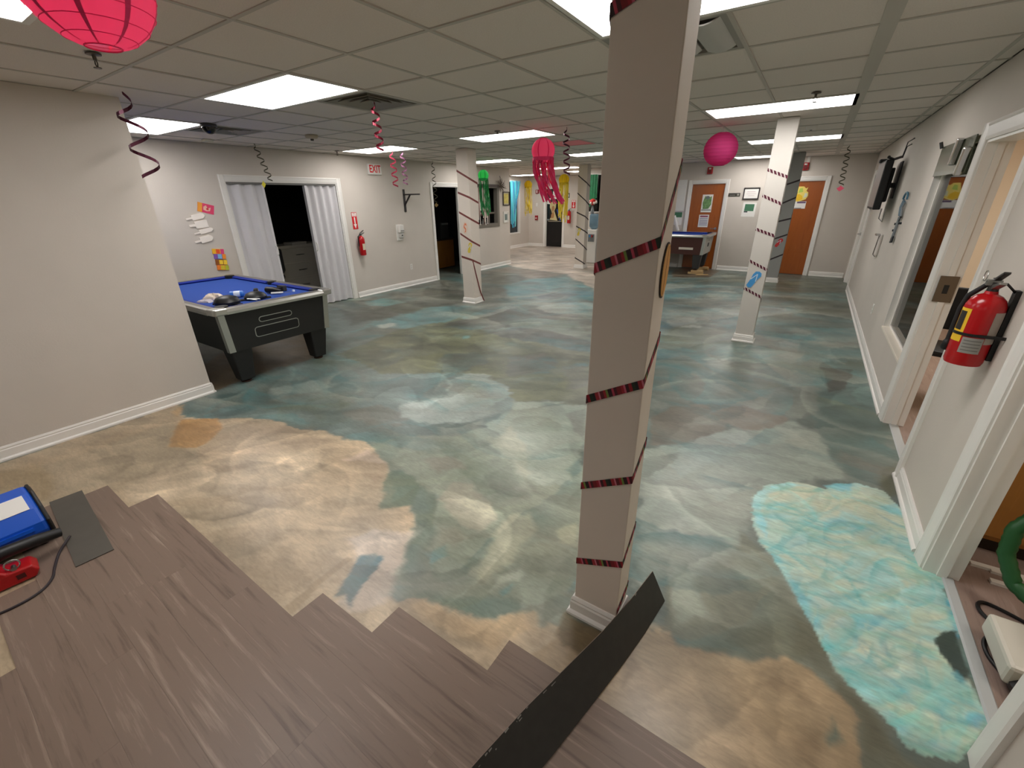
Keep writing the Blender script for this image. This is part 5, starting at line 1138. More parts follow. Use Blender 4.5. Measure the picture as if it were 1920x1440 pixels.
for i, (lab, dy, dz, c1_, c2_, c3_) in enumerate((('topmost small card of the colourful stack, yellow to pink', 0, .09, (250, 190, 40), (240, 90, 40), (226, 70, 130)), ('second small card of the stack, purple, blue and orange', .005, .02, (130, 90, 180), (130, 190, 230), (250, 150, 40)),
                                                ('third small card of the stack, brown with three yellow stripes', .005, -.06, (150, 84, 20), (250, 210, 60), (250, 210, 60)), ('lowest small card of the stack, orange and lime', .005, -.135, (240, 130, 40), (220, 200, 50), (190, 200, 60)))):
    ms = [M('card_%d_%d' % (i, j), c, .7) for j, c in enumerate((c1_, c2_, c3_))]
    flat('small_card', lab, 'card', rect(-.075, .075, -.034, .034), .012 + .006 * (i % 2), ms[0], (EW, 2.975 + dy, .985 + dz), PI / 2, -.12, 'small colourful cards on the left wall', parts=[('print', rect(-.03, .02, -.03, .03), ms[1]), ('print', rect(.028, .073, -.034, .034), ms[2])])
# wall beyond the doorway: wreath, pictures, bead strings in the pass-through
t = thing('dried_wreath', 'dried grass bundle at the corner of the pass-through window', 'wreath', **on_exit(10.04, 2.04))
rnd = random.Random(4); wm = M('dried_grass', (108, 96, 84), .9)
for i in range(46):
    a = rnd.uniform(0, 2 * PI); l_ = rnd.uniform(.12, .24); MB().tube([(.06 * math.cos(a) * .3, -.03, .05 * math.sin(a) * .3), (.5 * l_ * math.cos(a), -.03 - rnd.uniform(0, .05), .5 * l_ * math.sin(a)), (l_ * math.cos(a + .3), -.03 - rnd.uniform(0, .06), l_ * math.sin(a + .3))], [.006, .005, .002], 4).build('grass_stem', wm, t)
def picture(name, label, frame, w_, h_, fm_, mat_m, art, cat='picture', fr=.022, group=None, art_in=.0, prints=()):
    t = thing(name, label, cat, group=group, **frame)
    b = MB()
    for a, c, p, q in ((-w_, -w_ + fr, -h_, h_), (w_ - fr, w_, -h_, h_), (-w_ + fr, w_ - fr, -h_, -h_ + fr), (-w_ + fr, w_ - fr, h_ - fr, h_)): MB().box(a, c, -.022, 0, p, q).build('frame_bar', fm_, t)
    MB().box(-w_ + fr, w_ - fr, -.010, -.002, -h_ + fr, h_ - fr).build('mat_board', mat_m, t)
    if art: MB().box(-w_ * (1 - art_in), w_ * (1 - art_in), -.0115, -.010, -h_ * (1 - art_in), h_ * (1 - art_in)).build('art', art, t)
    for nm, o, m_ in prints: MB().prism(o, -.0125, -.0114, 'y').build(nm, m_, t)
    return t
art_y = M('art_yellow', (206, 190, 96), .7, noise=.25, nscale=14)
picture('framed_picture', 'dark framed yellow picture right of the pass-through window', on_exit(10.32, 1.72), .15, .17, M('dark_frame', (44, 34, 30), .5), M('mat_beige', (190, 180, 150), .8), art_y, art_in=.3)
picture('framed_picture', 'small white framed picture below the dark framed yellow one', on_exit(10.30, 1.26), .11, .14, white_m, paper_m, M('art_grey', (112, 128, 124), .7), art_in=.45)
t = thing('bead_curtain', 'white bead strings and shells hanging in the pass-through window', 'curtain', **on_exit(9.2, 1.97)); rnd = random.Random(2)
for i in range(16):
    x = -.2 + i * .030; L_ = rnd.uniform(.5, .88); MB().tube([(x, -.035, 0), (x + rnd.uniform(-.02, .02), -.035, -L_ * .5), (x + rnd.uniform(-.03, .03), -.035, -L_)], rnd.uniform(.006, .013), 6).build('bead_string', M('bead_white', (214, 206, 196), .5) if i % 3 else M('bead_brown', (120, 90, 78), .6), t)
t = thing('bottle_row', 'grey bottles on the sill of the pass-through window', 'bottle', **on_exit(9.35, 1.09))
t.name = 'glass_jar'; MB().lathe([(.03, 0), (.045, .004), (.045, .10), (.025, .13), (.025, .16)], 14, (0, .05, 0)).build('jar', M('jar_grey', (120, 118, 114), .2), t, smooth=True); t['label'] = 'grey jar on the sill of the pass-through window'; t['category'] = 'jar'

# ------------------------------------------------------------------ back room
t = thing('streamer_curtain', 'turquoise paper streamers hanging in the left back window', 'streamer', (-9.25, 14.18, 2.30), PI / 2); rnd = random.Random(5)
tq = [M('streamer_turquoise', (60, 190, 214), .6), M('streamer_aqua', (110, 214, 214), .6), M('streamer_blue', (80, 140, 190), .6)]
for i in range(17):
    x = -.34 + i * .042; L_ = rnd.uniform(.9, 1.6) if i < 12 else rnd.uniform(.5, .9); pull = -.32 * max(0, (i - 4) / 13)
    A = []; B = []
    for k in range(9):
        f = k / 8; A.append((x - .018 + pull * f * f, -.03 - .02 * math.sin(3 * f + i), -L_ * f)); B.append((x + .018 + pull * f * f, -.03 - .02 * math.sin(3 * f + i + .5), -L_ * f))
    MB().strip(A, B, (0, -.0006, 0)).build('streamer', tq[i % 3], t)
paint = M('hourglass_tan', (196, 180, 130), .8)
flat('hourglass_poster', 'tan hourglass shape on the black back door', 'poster', [(-.17, .28), (.10, .30), (.08, .10), (.02, -.02), (.16, -.36), (-.18, -.33), (-.06, -.16), (-.10, -.02), (-.17, .10)], .004, paint, (-8.22, RY + .052, 1.30), 0, 0,
     parts=[('brown_figure', [(-.12, -.28), (.0, -.26), (.03, -.14), (-.02, -.04), (.04, .06), (.0, .16), (-.07, .14), (-.10, .04), (-.05, -.06), (-.11, -.16)], M('hourglass_brown', (164, 120, 76), .8))])
flat('paper_notice', 'white notice high on the black back door', 'notice', rect(-.17, .17, -.13, .13), .004, paper_m, (-8.10, RY + .052, 1.82), 0, 0, parts=[('print_line', rect(-.13, .13, .06, .075), line_m), ('print_line', rect(-.13, .10, 0, .015), line_m), ('print_line', rect(-.13, .13, -.06, -.045), line_m)])
flat('paper_notice', 'small pale paper left on the black back door', 'notice', rect(-.06, .06, -.10, .10), .004, paper_m, (-8.44, RY + .052, 1.62), 0, -.1)
flat('blue_tape', 'blue tape crossing the black back door diagonally', 'tape', [(.10, .06), (.12, .09), (.27, -.30), (.27, -.37)], .002, M('tape_blue', (50, 90, 190), .5), (-8.2, RY + .0515, 1.26), 0, 0)
t = thing('fire_alarm', 'red pull station on the grey return left of the black back door', 'alarm', **on_rear(-8.93, 1.04)); MB().box(-.06, .06, -.05, 0, -.08, .08).build('case', M('pull_red', (150, 30, 40), .4), t, bevel=.006); MB().box(-.04, .04, -.06, -.05, -.03, .0).build('handle', white_m, t)
t = thing('fire_alarm', 'red strobe high left of the black back door', 'alarm', **on_rear(-8.90, 1.95)); MB().box(-.06, .06, -.05, 0, -.07, .07).build('case', M('pull_red', (150, 30, 40), .4), t, bevel=.006); MB().box(-.02, .02, -.065, -.05, -.05, .05).build('strobe_lens', white_m, t)
plate('light_switch', 'white switch on the grey return left of the black back door', on_rear(-8.93, 1.50), 'switch')
flat('paper_notice', 'dark framed notice right of the black back door', 'notice', rect(-.06, .06, -.08, .08), .006, M('sign_dark', (74, 82, 74), .5), (-7.62, RY, 1.80), 0, 0, parts=[('print', rect(-.03, .03, -.04, .04), paper_m)])
t = thing('green_streamer_curtain', 'green streamers hanging in the dark kitchen window', 'streamer', **on_far(-5.33, 2.29)); rnd = random.Random(6)
for i in range(9):
    x = -.14 + i * .038; L_ = .95 - i * .045
    A = [(x - .018, -.02 - .01 * (i % 2), -L_ * k / 6) for k in range(7)]; B = [(x + .018, -.02 - .01 * ((i + 1) % 2), -L_ * k / 6) for k in range(7)]
    MB().strip(A, B, (0, -.0006, 0)).build('streamer', M('streamer_green', (20, 110, 66), .6, noise=.3, nscale=9), t)
t = thing('water_cooler', 'white water cooler with blue bottle left of the nearest column', 'water cooler', (-5.10, 11.84, 0))
MB().box(-.16, .16, -.16, .16, 0, .90).build('cabinet', white_m, t, bevel=.02); MB().lathe([(.06, .90), (.10, .93), (.135, .98), (.135, 1.25), (.13, 1.28), (.10, 1.30)], 22).build('bottle', M('bottle_blue', (150, 190, 215), .1, trans=.7), t, smooth=True); MB().box(-.09, .09, -.175, -.16, .58, .78).build('tap_recess', M('cooler_grey', (120, 124, 126), .5), t); MB().box(-.05, -.02, -.20, -.175, .70, .76).build('tap', blue_m, t); MB().box(.02, .05, -.20, -.175, .70, .76).build('tap', red_m, t)
t = thing('paper_flower', 'red paper flower with white edge above the water cooler', 'flower', (-5.16, 11.80, 1.302)); rnd = random.Random(3)
MB().lathe([(.04, 0), (.05, .02), (.035, .12), (.02, .2)], 14).build('vase', M('clear_vase', (190, 196, 200), .15, trans=.6), t, smooth=True)
MB().sphere((0, 0, .30), .085, 14, 8).build('bloom', M('flower_red', (200, 40, 36), .8), t, smooth=True)
for k in range(7): MB().sphere((.10 * math.cos(k * .9), .07 * math.sin(k * .9), .29 + .03 * math.sin(k * 2)), .035, 8, 6).build('petal', M('flower_white', (240, 226, 214), .8), t, smooth=True)
MB().cyl((0, 0, .18), (0, 0, .25), .006).build('stem', green_m, t)

# ------------------------------------------------------------------ far wall
def strobe(label, x, z):
    t = thing('fire_alarm', label, 'alarm', **on_far(x, z)); MB().box(-.06, .06, -.045, 0, -.075, .075).build('case', M('alarm_red', (168, 26, 30), .35), t, bevel=.01); MB().lathe([(.035, -.06), (.04, -.045)], 14, (0, 0, -.02), axis='y').build('horn', M('alarm_dark', (110, 18, 22), .4), t); MB().box(-.025, .025, -.062, -.045, .025, .055).build('strobe_lens', white_m, t, bevel=.004)
strobe('red fire alarm above the left orange door', -2.31, 2.26); strobe('red fire alarm above the yellow-postered orange door', -.40, 2.26)
t = thing('conduit_box', 'white conduit strip above the right fire alarm', 'conduit', **on_far(-.37, 2.38)); MB().box(-.025, .025, -.03, 0, -.045, .066).build('raceway', white_m, t)
t = thing('room_plaque', 'small dark room plaque beside the left orange door', 'sign', **on_far(-1.70, 1.725)); MB().box(-.125, .125, -.008, 0, -.036, .036).build('plate', M('plaque_dark', (52, 50, 44), .5), t); MB().box(.06, .105, -.010, -.008, -.02, .02).build('symbol', M('plaque_light', (150, 150, 140), .5), t); MB().box(-.10, .02, -.010, -.008, -.012, -.002).build('text_line', M('plaque_light', (150, 150, 140), .5), t)
picture('framed_certificate', 'black framed certificate on the far wall', on_far(-1.345, 1.745), .165, .125, M('cert_frame', (36, 30, 32), .4), paper_m, None, prints=[('seal_print', rect(-.09, .08, .03, .045), M('cert_pink', (206, 190, 190), .8)), ('seal_print', rect(-.10, .10, -.01, .0), M('cert_pink', (206, 190, 190), .8)), ('seal_print', rect(-.06, .07, -.05, -.04), M('cert_pink', (206, 190, 190), .8))])
flat('poster', 'white poster with green picture below the framed certificate', 'poster', rect(-.14, .14, -.155, .155), .003, paper_m, (-1.335, FW, 1.40), 0, -.02, parts=[('green_picture', rect(-.095, .10, -.03, .12), green_m), ('dark_line', rect(-.095, -.02, -.06, -.035), M('print_dark', (50, 60, 60), .7))])
DY = FW + .028
leaf_m = M('poster_leaf', (112, 150, 96), .7, noise=.4, nscale=22)
flat('poster', 'green and white floral poster on the left orange door', 'poster', rect(-.12, .12, -.20, .20), .004, paper_m, (-2.28, DY, 1.54), 0, -.0, parts=[('leaf_print', [(-.10, .02), (-.06, .17), (.02, .13), (.09, .16), (.10, -.02), (.05, -.12), (-.08, -.13)], leaf_m), ('dark_disc', oval(.05, .04, 12, 0, .13), M('print_grey2', (110, 120, 118), .7)), ('bottom_line', rect(-.11, .11, -.155, -.14), M('print_dark', (50, 60, 60), .7))])
flat('door_notice', 'white notice with purple heading below the floral poster', 'notice', rect(-.115, .115, -.145, .145), .004, paper_m, (-2.30, DY, 1.14), 0, 0, parts=[('heading', rect(-.09, .09, .085, .125), M('print_purple', (150, 90, 110), .7))] + [('print_line', rect(-.095, .095, z, z + .018), M('print_lav', (140, 140, 165), .7)) for z in (.045, .005, -.03, -.065, -.10)])
flat('flower_poster', 'yellow flower cutout poster on the right orange door', 'poster', [(-.12, -.10), (-.13, .0), (-.10, .10), (-.08, .17), (.02, .17), (.06, .13), (.10, .15), (.08, .08), (.12, .05), (.13, -.02), (.10, -.09), (.02, -.12), (-.05, -.14)], .005, M('poster_yellow', (236, 212, 110), .7), (-.36, DY, 1.70), 0, 0,
     parts=[('gold_petals', [(-.11, -.09), (-.11, .0), (-.04, .02), (.02, -.02), (.04, -.09), (-.04, -.12)], yellow_m), ('green_print', [(-.07, .04), (-.05, .13), (.0, .14), (.02, .06)], M('poster_lime', (176, 200, 90), .7)), ('pale_print', [(.05, -.06), (.06, .04), (.11, .03), (.11, -.04)], M('poster_pale', (210, 214, 190), .7))])
flat('door_notice', 'white notice under the yellow flower poster', 'notice', rect(-.13, .13, -.075, .075), .004, paper_m, (-.365, DY, 1.495), 0, 0, parts=[('purple_band', rect(-.04, .12, .035, .07), M('print_plum', (110, 90, 120), .7)), ('line', rect(-.12, .06, -.07, -.058), line_m)])
t = thing('notice_board', 'white board left of the left orange door', 'board', **on_far(-2.93, 1.72)); MB().box(-.16, .13, -.02, 0, -.36, .36).build('board', paper_m, t); MB().box(-.155, .125, -.026, -.02, -.36, -.35).build('edge', steel_m, t)
flat('poster', 'green topped paper below the white board', 'poster', rect(-.12, .12, -.16, .16), .004, paper_m, (-2.93, FW, 1.20), 0, 0, parts=[('green_top', rect(-.11, .11, .02, .14), green_m)])
t = thing('paper_roll', 'white rolled paper leaning behind the far pool table', 'paper', (-2.88, 11.985, .73), 0); MB().cyl((0, 0, 0), (-.14, .0, .36), .035, n=14).build('roll', paper_m, t, smooth=True); t.location = (-2.86, 12.01, .90)
t = thing('exit_button', 'small black box beside the white door on the far right', 'box', dict(on_right(10.36, 1.52))['loc'], -PI / 2); MB().box(-.03, .03, -.03, 0, -.07, .07).build('case', black_m, t, bevel=.004)

# ------------------------------------------------------------------ right wall
t = thing('wall_television', 'black flat television on a bracket high on the right wall', 'television', (RW, 8.0, 1.80), -PI / 2)
tv_b = M('tv_back', (14, 14, 15), .6)
MB().box(-.42, .42, -.205, -.125, -.29, .29).build('cabinet', tv_b, t, bevel=.012); MB().box(-.32, .32, -.125, -.08, -.20, .20).build('rear_housing', tv_b, t, bevel=.015)
MB().box(-.40, .40, -.2075, -.205, -.262, .270).build('screen', M('tv_screen', (112, 106, 104), .35), t)
MB().box(-.12, .12, -.014, 0, -.16, .28).build('wall_plate', black_m, t); MB().box(-.03, .03, -.09, -.014, -.03, .03).build('arm', black_m, t)
MB().tube([(.40, -.19, .32), (.10, -.17, .33), (.0, -.10, .31), (-.10, -.02, .34)], .016, 8).build('top_arm', black_m, t); MB().box(-.42, -.30, -.22, -.14, .29, .335).build('top_clamp', black_m, t, bevel=.01)
MB().tube([(.42, -.06, .30), (.44, -.05, .42), (.50, -.02, .44)], .006, 6).build('cable', black_m, t); MB().tube([(.38, -.06, .30), (.40, -.05, .47), (.50, -.01, .50)], .006, 6).build('cable', black_m, t)
MB().tube([(.30, -.10, -.28), (.30, -.10, -.40), (.34, -.06, -.44), (.36, -.06, -.28)], .007, 6).build('bracket_rod', steel_m, t)
t = thing('wall_decoration', 'blue and grey wire fish decoration on the right wall below the television', 'decoration', (RW, 6.62, 1.48), -PI / 2)
dm = [M('deco_teal', (58, 110, 136), .5), M('deco_grey', (128, 134, 138), .5), M('deco_dark', (34, 40, 46), .5)]
MB().tube([(-.12 + .13 * math.cos(a) + .1, -.02, .16 + .07 * math.sin(a)) for a in [PI * i / 10 for i in range(11)]], .010, 8).build('top_arc', dm[0], t)
for i in range(4): MB().tube([(-.07 + i * .045, -.02, .16 - .01 * i), (-.09 + i * .045, -.028, .08), (-.06 + i * .045, -.02, -.01)], .010, 7).build('body_rod', dm[i % 2], t)
MB().tube([(-.10, -.02, .0), (.10, -.02, -.02), (.04, -.02, -.06)], .008, 7).build('cross_rod', dm[2], t); MB().tube([(.02, -.02, -.02), (-.01, -.02, -.14), (-.03, -.02, -.24)], .014, 8).build('tail_rod', dm[1], t)
MB().prism([(-.08, -.26), (-.05, -.22), (0, -.235), (.04, -.22), (.03, -.29), (-.02, -.27), (-.07, -.30)], -.03, -.015, 'y').build('tail_fin', dm[2], t)
for i, (a, z) in enumerate(((-.14, -.10), (-.15, -.17), (.12, -.08))): MB().lathe([(.012, -.03), (.012, 0)], 10, (a, 0, z), axis='y').build('stud', dm[2], t)
t = thing('clipboard_holder', 'chrome topped paper holder on the right wall below the television', 'holder', (RW, 7.75, 1.08), -PI / 2)
MB().box(-.11, .11, -.02, -.004, -.14, .12).build('board', M('holder_white', (206, 200, 192), .5), t); MB().tube([(-.12, -.02, .12), (-.12, -.03, -.15), (.12, -.03, -.15)], .006, 6).build('wire_edge', M('holder_grey', (110, 106, 100), .4, metal=.5), t); MB().box(-.14, .0, -.07, -.02, .10, .125).build('clip', chrome_m, t, bevel=.006)
t = thing('acrylic_sheet', 'greenish clear sheet across the top of the interior window', 'sheet', (RW, 5.0, 1.95), -PI / 2)
MB().box(-.56, .52, -.008, -.002, -.12, .11).build('sheet', M('green_acrylic', (120, 126, 108), .12, trans=.45), t)
for x in (.16, .48): MB().box(x - .02, x + .02, -.05, -.008, -.02, .16).build('clip', chrome_m, t, bevel=.008, rot=(.0, .25, 0))
MB().cyl((-.55, -.012, .10), (-.55, -.03, .15), .012, n=8).build('hook', dkgrey_m, t)

# ------------------------------------------------------------------ side room
yel_paper = M('crumpled_yellow', (226, 206, 120), .8)
flat('flower_cutout', 'crumpled yellow paper flower on the door inside the side room', 'cutout', [(.09 * (1 + .18 * math.sin(5 * a)) * math.cos(a), .12 * (1 + .18 * math.sin(5 * a)) * math.sin(a)) for a in [2 * PI * i / 30 for i in range(30)]], .01, yel_paper, (1.27, 8.029, 1.66), 0, 0, parts=[('fold', rect(-.05, .05, -.01, .0), M('fold_yellow', (196, 172, 90), .8))])
flat('paper_notice', 'white strip of paper below the yellow flower in the side room', 'notice', rect(-.12, .12, -.03, .03), .004, paper_m, (1.25, 8.029, 1.46), 0, 0)
flat('pink_sticker', 'pink sticker on the door inside the side room', 'sticker', oval(.03, .06, 12), .004, pinkc_m, (1.24, 8.029, 1.02), 0, 0)
t = thing('stacking_chair', 'black cushioned chair with metal legs inside the side room', 'chair', (1.21, 4.98, 0), -.3)
MB().box(-.22, .22, -.22, .22, .43, .48).build('seat', M('chair_black', (22, 22, 24), .6), t, bevel=.018); MB().box(-.20, .20, .20, .24, .58, .95).build('backrest', M('chair_black', (22, 22, 24), .6), t, bevel=.015)
for sx in (-1, 1):
    MB().tube([(sx * .2, -.2, 0), (sx * .2, -.19, .43)], .012, 8).build('leg', steel_m, t); MB().tube([(sx * .2, .26, 0), (sx * .2, .21, .45), (sx * .2, .22, .95)], .012, 8).build('leg', steel_m, t); MB().tube([(sx * .2, -.19, .42), (sx * .22, -.17, .66), (sx * .22, .20, .68)], .011, 8).build('armrest', chrome_m, t)
lamp = bpy.data.lights.new('side_room_fill', 'AREA'); lamp.energy = SIDE_ROOM; lamp.size = 1.2; lamp.color = (1, .93, .83)  # unseen source, added to brighten the side room
lo = bpy.data.objects.new('side_room_fill', lamp); C.objects.link(lo); lo.location = (2.1, 5.6, H - .03)
lamp2 = bpy.data.lights.new('store_room_fill', 'AREA'); lamp2.energy = 12; lamp2.size = .6; lamp2.color = (1, .93, .82)  # added fill with no visible fixture, lifts the store room cabinet
lo2 = bpy.data.objects.new('store_room_fill', lamp2); C.objects.link(lo2); lo2.location = (2.0, 1.9, H - .03)
# store room: cabinet, vacuum, cords, trim sticks
t = thing('wood_cabinet', 'tan wood cabinet inside the near right doorway', 'cabinet', (1.75, 2.72, 0), 0)
MB().box(-.74, .74, 0, .2, .08, .86).build('body', tan_wood_m, t); MB().box(-.72, .72, .03, .19, 0, .08).build('plinth', M('plinth_dark', (40, 26, 16), .6), t); MB().box(-.76, .76, -.02, .2, .86, .89).build('top', tan_wood_m, t)
for k in range(3): d = MB().box(-.72 + k * .485, -.255 + k * .485, -.018, 0, .11, .83).build('cabinet_door', tan_wood_m, t, bevel=.003); MB().cyl((-.30 + k * .485, -.035, .6), (-.30 + k * .485, -.018, .6), .012, n=10).build('knob', steel_m, d)
for i, (y, x, r_, lab) in enumerate(((2.60, 1.55, .04, 'white trim stick nearest the tan wood cabinet'), (2.55, 1.62, -.03, 'middle white trim stick on the store room floor'), (2.49, 1.60, .02, 'white trim stick nearest the doorway, on the store room floor'))):
    t = thing('trim_stick', lab, 'trim stick', (x, y, .001 + .0005 * i), r_); MB().box(-.55, .55, -.014, .014, 0, .014).build('stick', trim_m, t)
t = thing('shop_vacuum', 'white wet vacuum with green hose in the near right doorway', 'vacuum', (1.30, 2.0, .001), 0)
vw = M('vacuum_white', (206, 202, 190), .4); vb = black_m
MB().lathe([(.12, .05), (.165, .06), (.185, .30), (.19, .33)], 24).build('tank', vw, t, smooth=True); MB().lathe([(.20, .32), (.20, .36), (.17, .42), (.10, .46), (.04, .47)], 24).build('motor_head', vw, t, smooth=True)
MB().tube([(-.07, 0, .45), (-.05, 0, .52), (.05, 0, .52), (.07, 0, .45)], .014, 8).build('carry_handle', vb, t)
MB().box(-.37, -.10, -.17, .10, .03, .12).build('front_foot', vw, t, bevel=.015)
for sx, sy in ((-1, -1), (-1, 1), (1, -1), (1, 1)): MB().lathe([(.028, -.012), (.032, -.008), (.032, .008), (.028, .012)], 14, (sx * .15, sy * .13, .032), axis='y').build('caster', vb, t)
hp = [(-.08, .15, .14), (-.18, .22, .11), (-.26, .30, .15), (-.30, .36, .25), (-.30, .39, .36), (-.25, .41, .45), (-.14, .41, .50), (.05, .40, .46)]
hv = []
for i in range(len(hp) - 1):
    for k in range(7): f = k / 7; hv.append(tuple(hp[i][c] * (1 - f) + hp[i + 1][c] * f for c in range(3)))
hv.append(hp[-1]); MB().tube(hv, [.027 + (.003 if i % 2 else 0) for i in range(len(hv))], 12).build('hose', M('hose_green', (22, 78, 34), .45), t, smooth=True)
def cord(name, label, pts, r, mat, sub=8):
    P = [Vector(p) for p in pts]; out = []
    for i in range(len(P) - 1):
        p0, p1, p2, p3 = P[max(i - 1, 0)], P[i], P[i + 1], P[min(i + 2, len(P) - 1)]
        for k in range(sub):
            f = k / sub; out.append(.5 * ((2 * p1) + (p2 - p0) * f + (2 * p0 - 5 * p1 + 4 * p2 - p3) * f * f + (3 * p1 - p0 - 3 * p2 + p3) * f ** 3))
    out.append(P[-1]); o = MB().tube(out, r, 8).build(name, mat, None, smooth=True)
    if isinstance(label, str): return tag(o, label, 'cord')
    o.parent = label; o.matrix_parent_inverse = (Matrix.Translation(label.location) @ Matrix.Rotation(label.rotation_euler.z, 4, 'Z')).inverted(); return o
cz = .0085
VAC = [o_ for o_ in C.objects if o_.name == 'shop_vacuum'][0]
cord('power_cord', VAC, [(1.30, 2.12, cz), (1.14, 2.24, cz), (1.0, 2.30, cz), (.965, 2.24, cz), (1.02, 2.14, cz), (1.08, 2.08, cz + .014), (1.0, 2.12, cz + .0), (.945, 2.06, cz), (.935, 1.98, cz), (.96, 1.90, cz), (1.0, 1.78, cz), (1.04, 1.66, cz), (1.2, 1.5, cz)], .0075, black_m)
MB().lathe([(.02, .012), (.075, .016), (.085, .05), (.06, .085), (.02, .10)], 18, (-.27, -.16, 0)).build('floor_nozzle', M('bag_black', (12, 12, 13), .35), VAC, smooth=True)
t = thing('storage_bin', 'grey storage bin standing behind the interior window', 'bin', (1.22, 6.9, .001), .0); MB().hexa([(-.16, -.25, 0), (.16, -.25, 0), (.16, .25, 0), (-.16, .25, 0)], [(-.2, -.3, .62), (.2, -.3, .62), (.2, .3, .62), (-.2, .3, .62)]).build('tub', M('bin_grey', (92, 98, 100), .5), t, bevel=.01); MB().box(-.215, .215, -.315, .315, .62, .66).build('lid', M('bin_lid', (120, 126, 126), .5), t, bevel=.008)
t = thing('water_jug', 'clear jug on the grey bin behind the interior window', 'jug', (1.10, 6.75, .662), 0); MB().lathe([(.05, 0), (.06, .01), (.06, .14), (.03, .19), (.03, .22)], 18).build('jug_body', M('jug_clear', (206, 210, 206), .15, trans=.5), t, smooth=True); MB().lathe([(.033, .22), (.033, .245)], 14).build('cap', white_m, t)
cord('extension_cord', 'brown cord hanging down the tan wood cabinet', [(1.22, 2.66, .80), (1.21, 2.655, .55), (1.24, 2.65, .30), (1.27, 2.63, .10), (1.30, 2.60, .03)], .006, M('cord_brown', (60, 34, 22), .6))

# ------------------------------------------------------------------ foreground: planks, blower, tools
under_m = M('plank_back_dark', (44, 43, 39), .5, noise=.12, nscale=30, bump=.1, bscale=200); under2_m = M('plank_back_grey', (86, 82, 75), .55, noise=.05, nscale=12)
PL = [(-.297, 1.547, .137, -.224, 1.539, .004), (-.331, 1.348, .133, -.250, 1.335, .004), (-.376, 1.152, .127, -.285, 1.133, .006), (-.434, .958, .115, -.326, .933, .011), (-.491, .763, .105, -.369, .734, .012), (-.534, .564, .108, -.418, .537, .010), (-.571, .364, .116, -.469, .341, .010)]
t = thing('loose_plank', 'long dark vinyl plank standing on its edge against the nearest column', 'plank', (0, 0, 0)); t['group'] = 'loose planks turned grey side up'
off = .016
A = []; B = []
for i in range(len(PL) - 1):
    for k in range(4):
        f = k / 4; q = [PL[i][c] * (1 - f) + PL[i + 1][c] * f for c in range(6)]; A.append((q[0] + off, q[1], q[2])); B.append((q[3] + off, q[4], q[5]))
A.append((PL[-1][0] + off, PL[-1][1], PL[-1][2])); B.append((PL[-1][3] + off, PL[-1][4], PL[-1][5]))
nv = Vector((.80, .1, .55)).normalized() * -.0022
MB().strip([(p[0], p[1], p[2]) for p in A], [(p[0], p[1], p[2]) for p in B]).build('backing_face', under_m, t, smooth=True)
MB().strip([tuple(Vector(p) + nv * .2) for p in A], [tuple(Vector(p) + nv * .2) for p in B], nv * 1.5).build('plank_body', plank_m, t, smooth=False)
rnd = random.Random(11)
for i in range(16):
    f = rnd.choice([rnd.uniform(.62, .92), rnd.uniform(.05, .95)]); j = min(int(f * (len(A) - 1)), len(A) - 2); g_ = f * (len(A) - 1) - j; u0 = rnd.uniform(.0, .10); 
    a = Vector(A[j]).lerp(Vector(A[j + 1]), g_); b = Vector(B[j]).lerp(Vector(B[j + 1]), g_); a2 = Vector(A[j]).lerp(Vector(A[j + 1]), min(1, g_ + rnd.uniform(.1, .5))); b2 = Vector(B[j]).lerp(Vector(B[j + 1]), min(1, g_ + .3))
    du = rnd.uniform(.012, .04); e_ = Vector((.5, .1, .8)) * .0012
    MB().add([tuple(a.lerp(b, u0) + e_), tuple(a2.lerp(b2, u0) + e_), tuple(a2.lerp(b2, u0 + du) + e_), tuple(a.lerp(b, u0 + du * .6) + e_)], [(0, 1, 2, 3)]).build('glue_mark', M('glue_white', (150, 148, 140), .6), t)
t = thing('loose_plank', 'short grey-backed plank lying upside down beside the blue blower', 'plank', (-3.185, .226, .0062), -.085, 'loose planks turned grey side up')
MB().box(-.417, .417, -.076, .076, 0, .0042).build('plank_body', under2_m, t, bevel=.0008)
t = thing('air_blower', 'blue floor drying blower with white label at the left edge', 'blower', (-3.31, -.135, .0055), PI / 2)
bl = M('blower_blue', (24, 88, 200), .32)
pr = [(-.19, .05), (.15, .05), (.165, .09), (.155, .17), (.12, .235), (.05, .27), (-.06, .272), (-.15, .215), (-.20, .15), (-.205, .10)]
MB().prism(pr, -.30, .26, 'x').build('housing', bl, t, bevel=.022, seg=3)
MB().lathe([(.10, -.36), (.145, -.345), (.15, -.30), (.15, -.28)], 22, (0, -.01, .16), axis='x').build('motor_cover', bl, t, smooth=True)
MB().prism([(p[0] * 1.03, .16 + (p[1] - .16) * 1.03) for p in pr], .255, .270, 'x').build('outlet_gasket', black_m, t, bevel=.006)
MB().prism([(p[0] * .9, .16 + (p[1] - .16) * .88) for p in pr], .268, .273, 'x').build('outlet_grille', dkgrey_m, t)
MB().box(-.30, .25, -.19, .17, .022, .055).build('base_pan', black_m, t, bevel=.008)
for sx in (-.26, .21):
    for sy in (-.15, .13): MB().cyl((sx, sy, 0), (sx, sy, .024), .02, n=12).build('rubber_foot', black_m, t)
MB().prism([(-.200, .115), (-.216, .120), (-.213, .138), (-.198, .135)], -.24, .20, 'x').build('side_ridge', bl, t)
MB().add([(.07, -.148, .2170), (.225, -.148, .2170), (.225, -.066, .2695), (.07, -.066, .2695), (.07, -.151, .2195), (.225, -.151, .2195), (.225, -.069, .2720), (.07, -.069, .2720)], [(3, 2, 1, 0), (4, 5, 6, 7), (0, 1, 5, 4), (1, 2, 6, 5), (2, 3, 7, 6), (3, 0, 4, 7)]).build('white_label', paper_m, t)
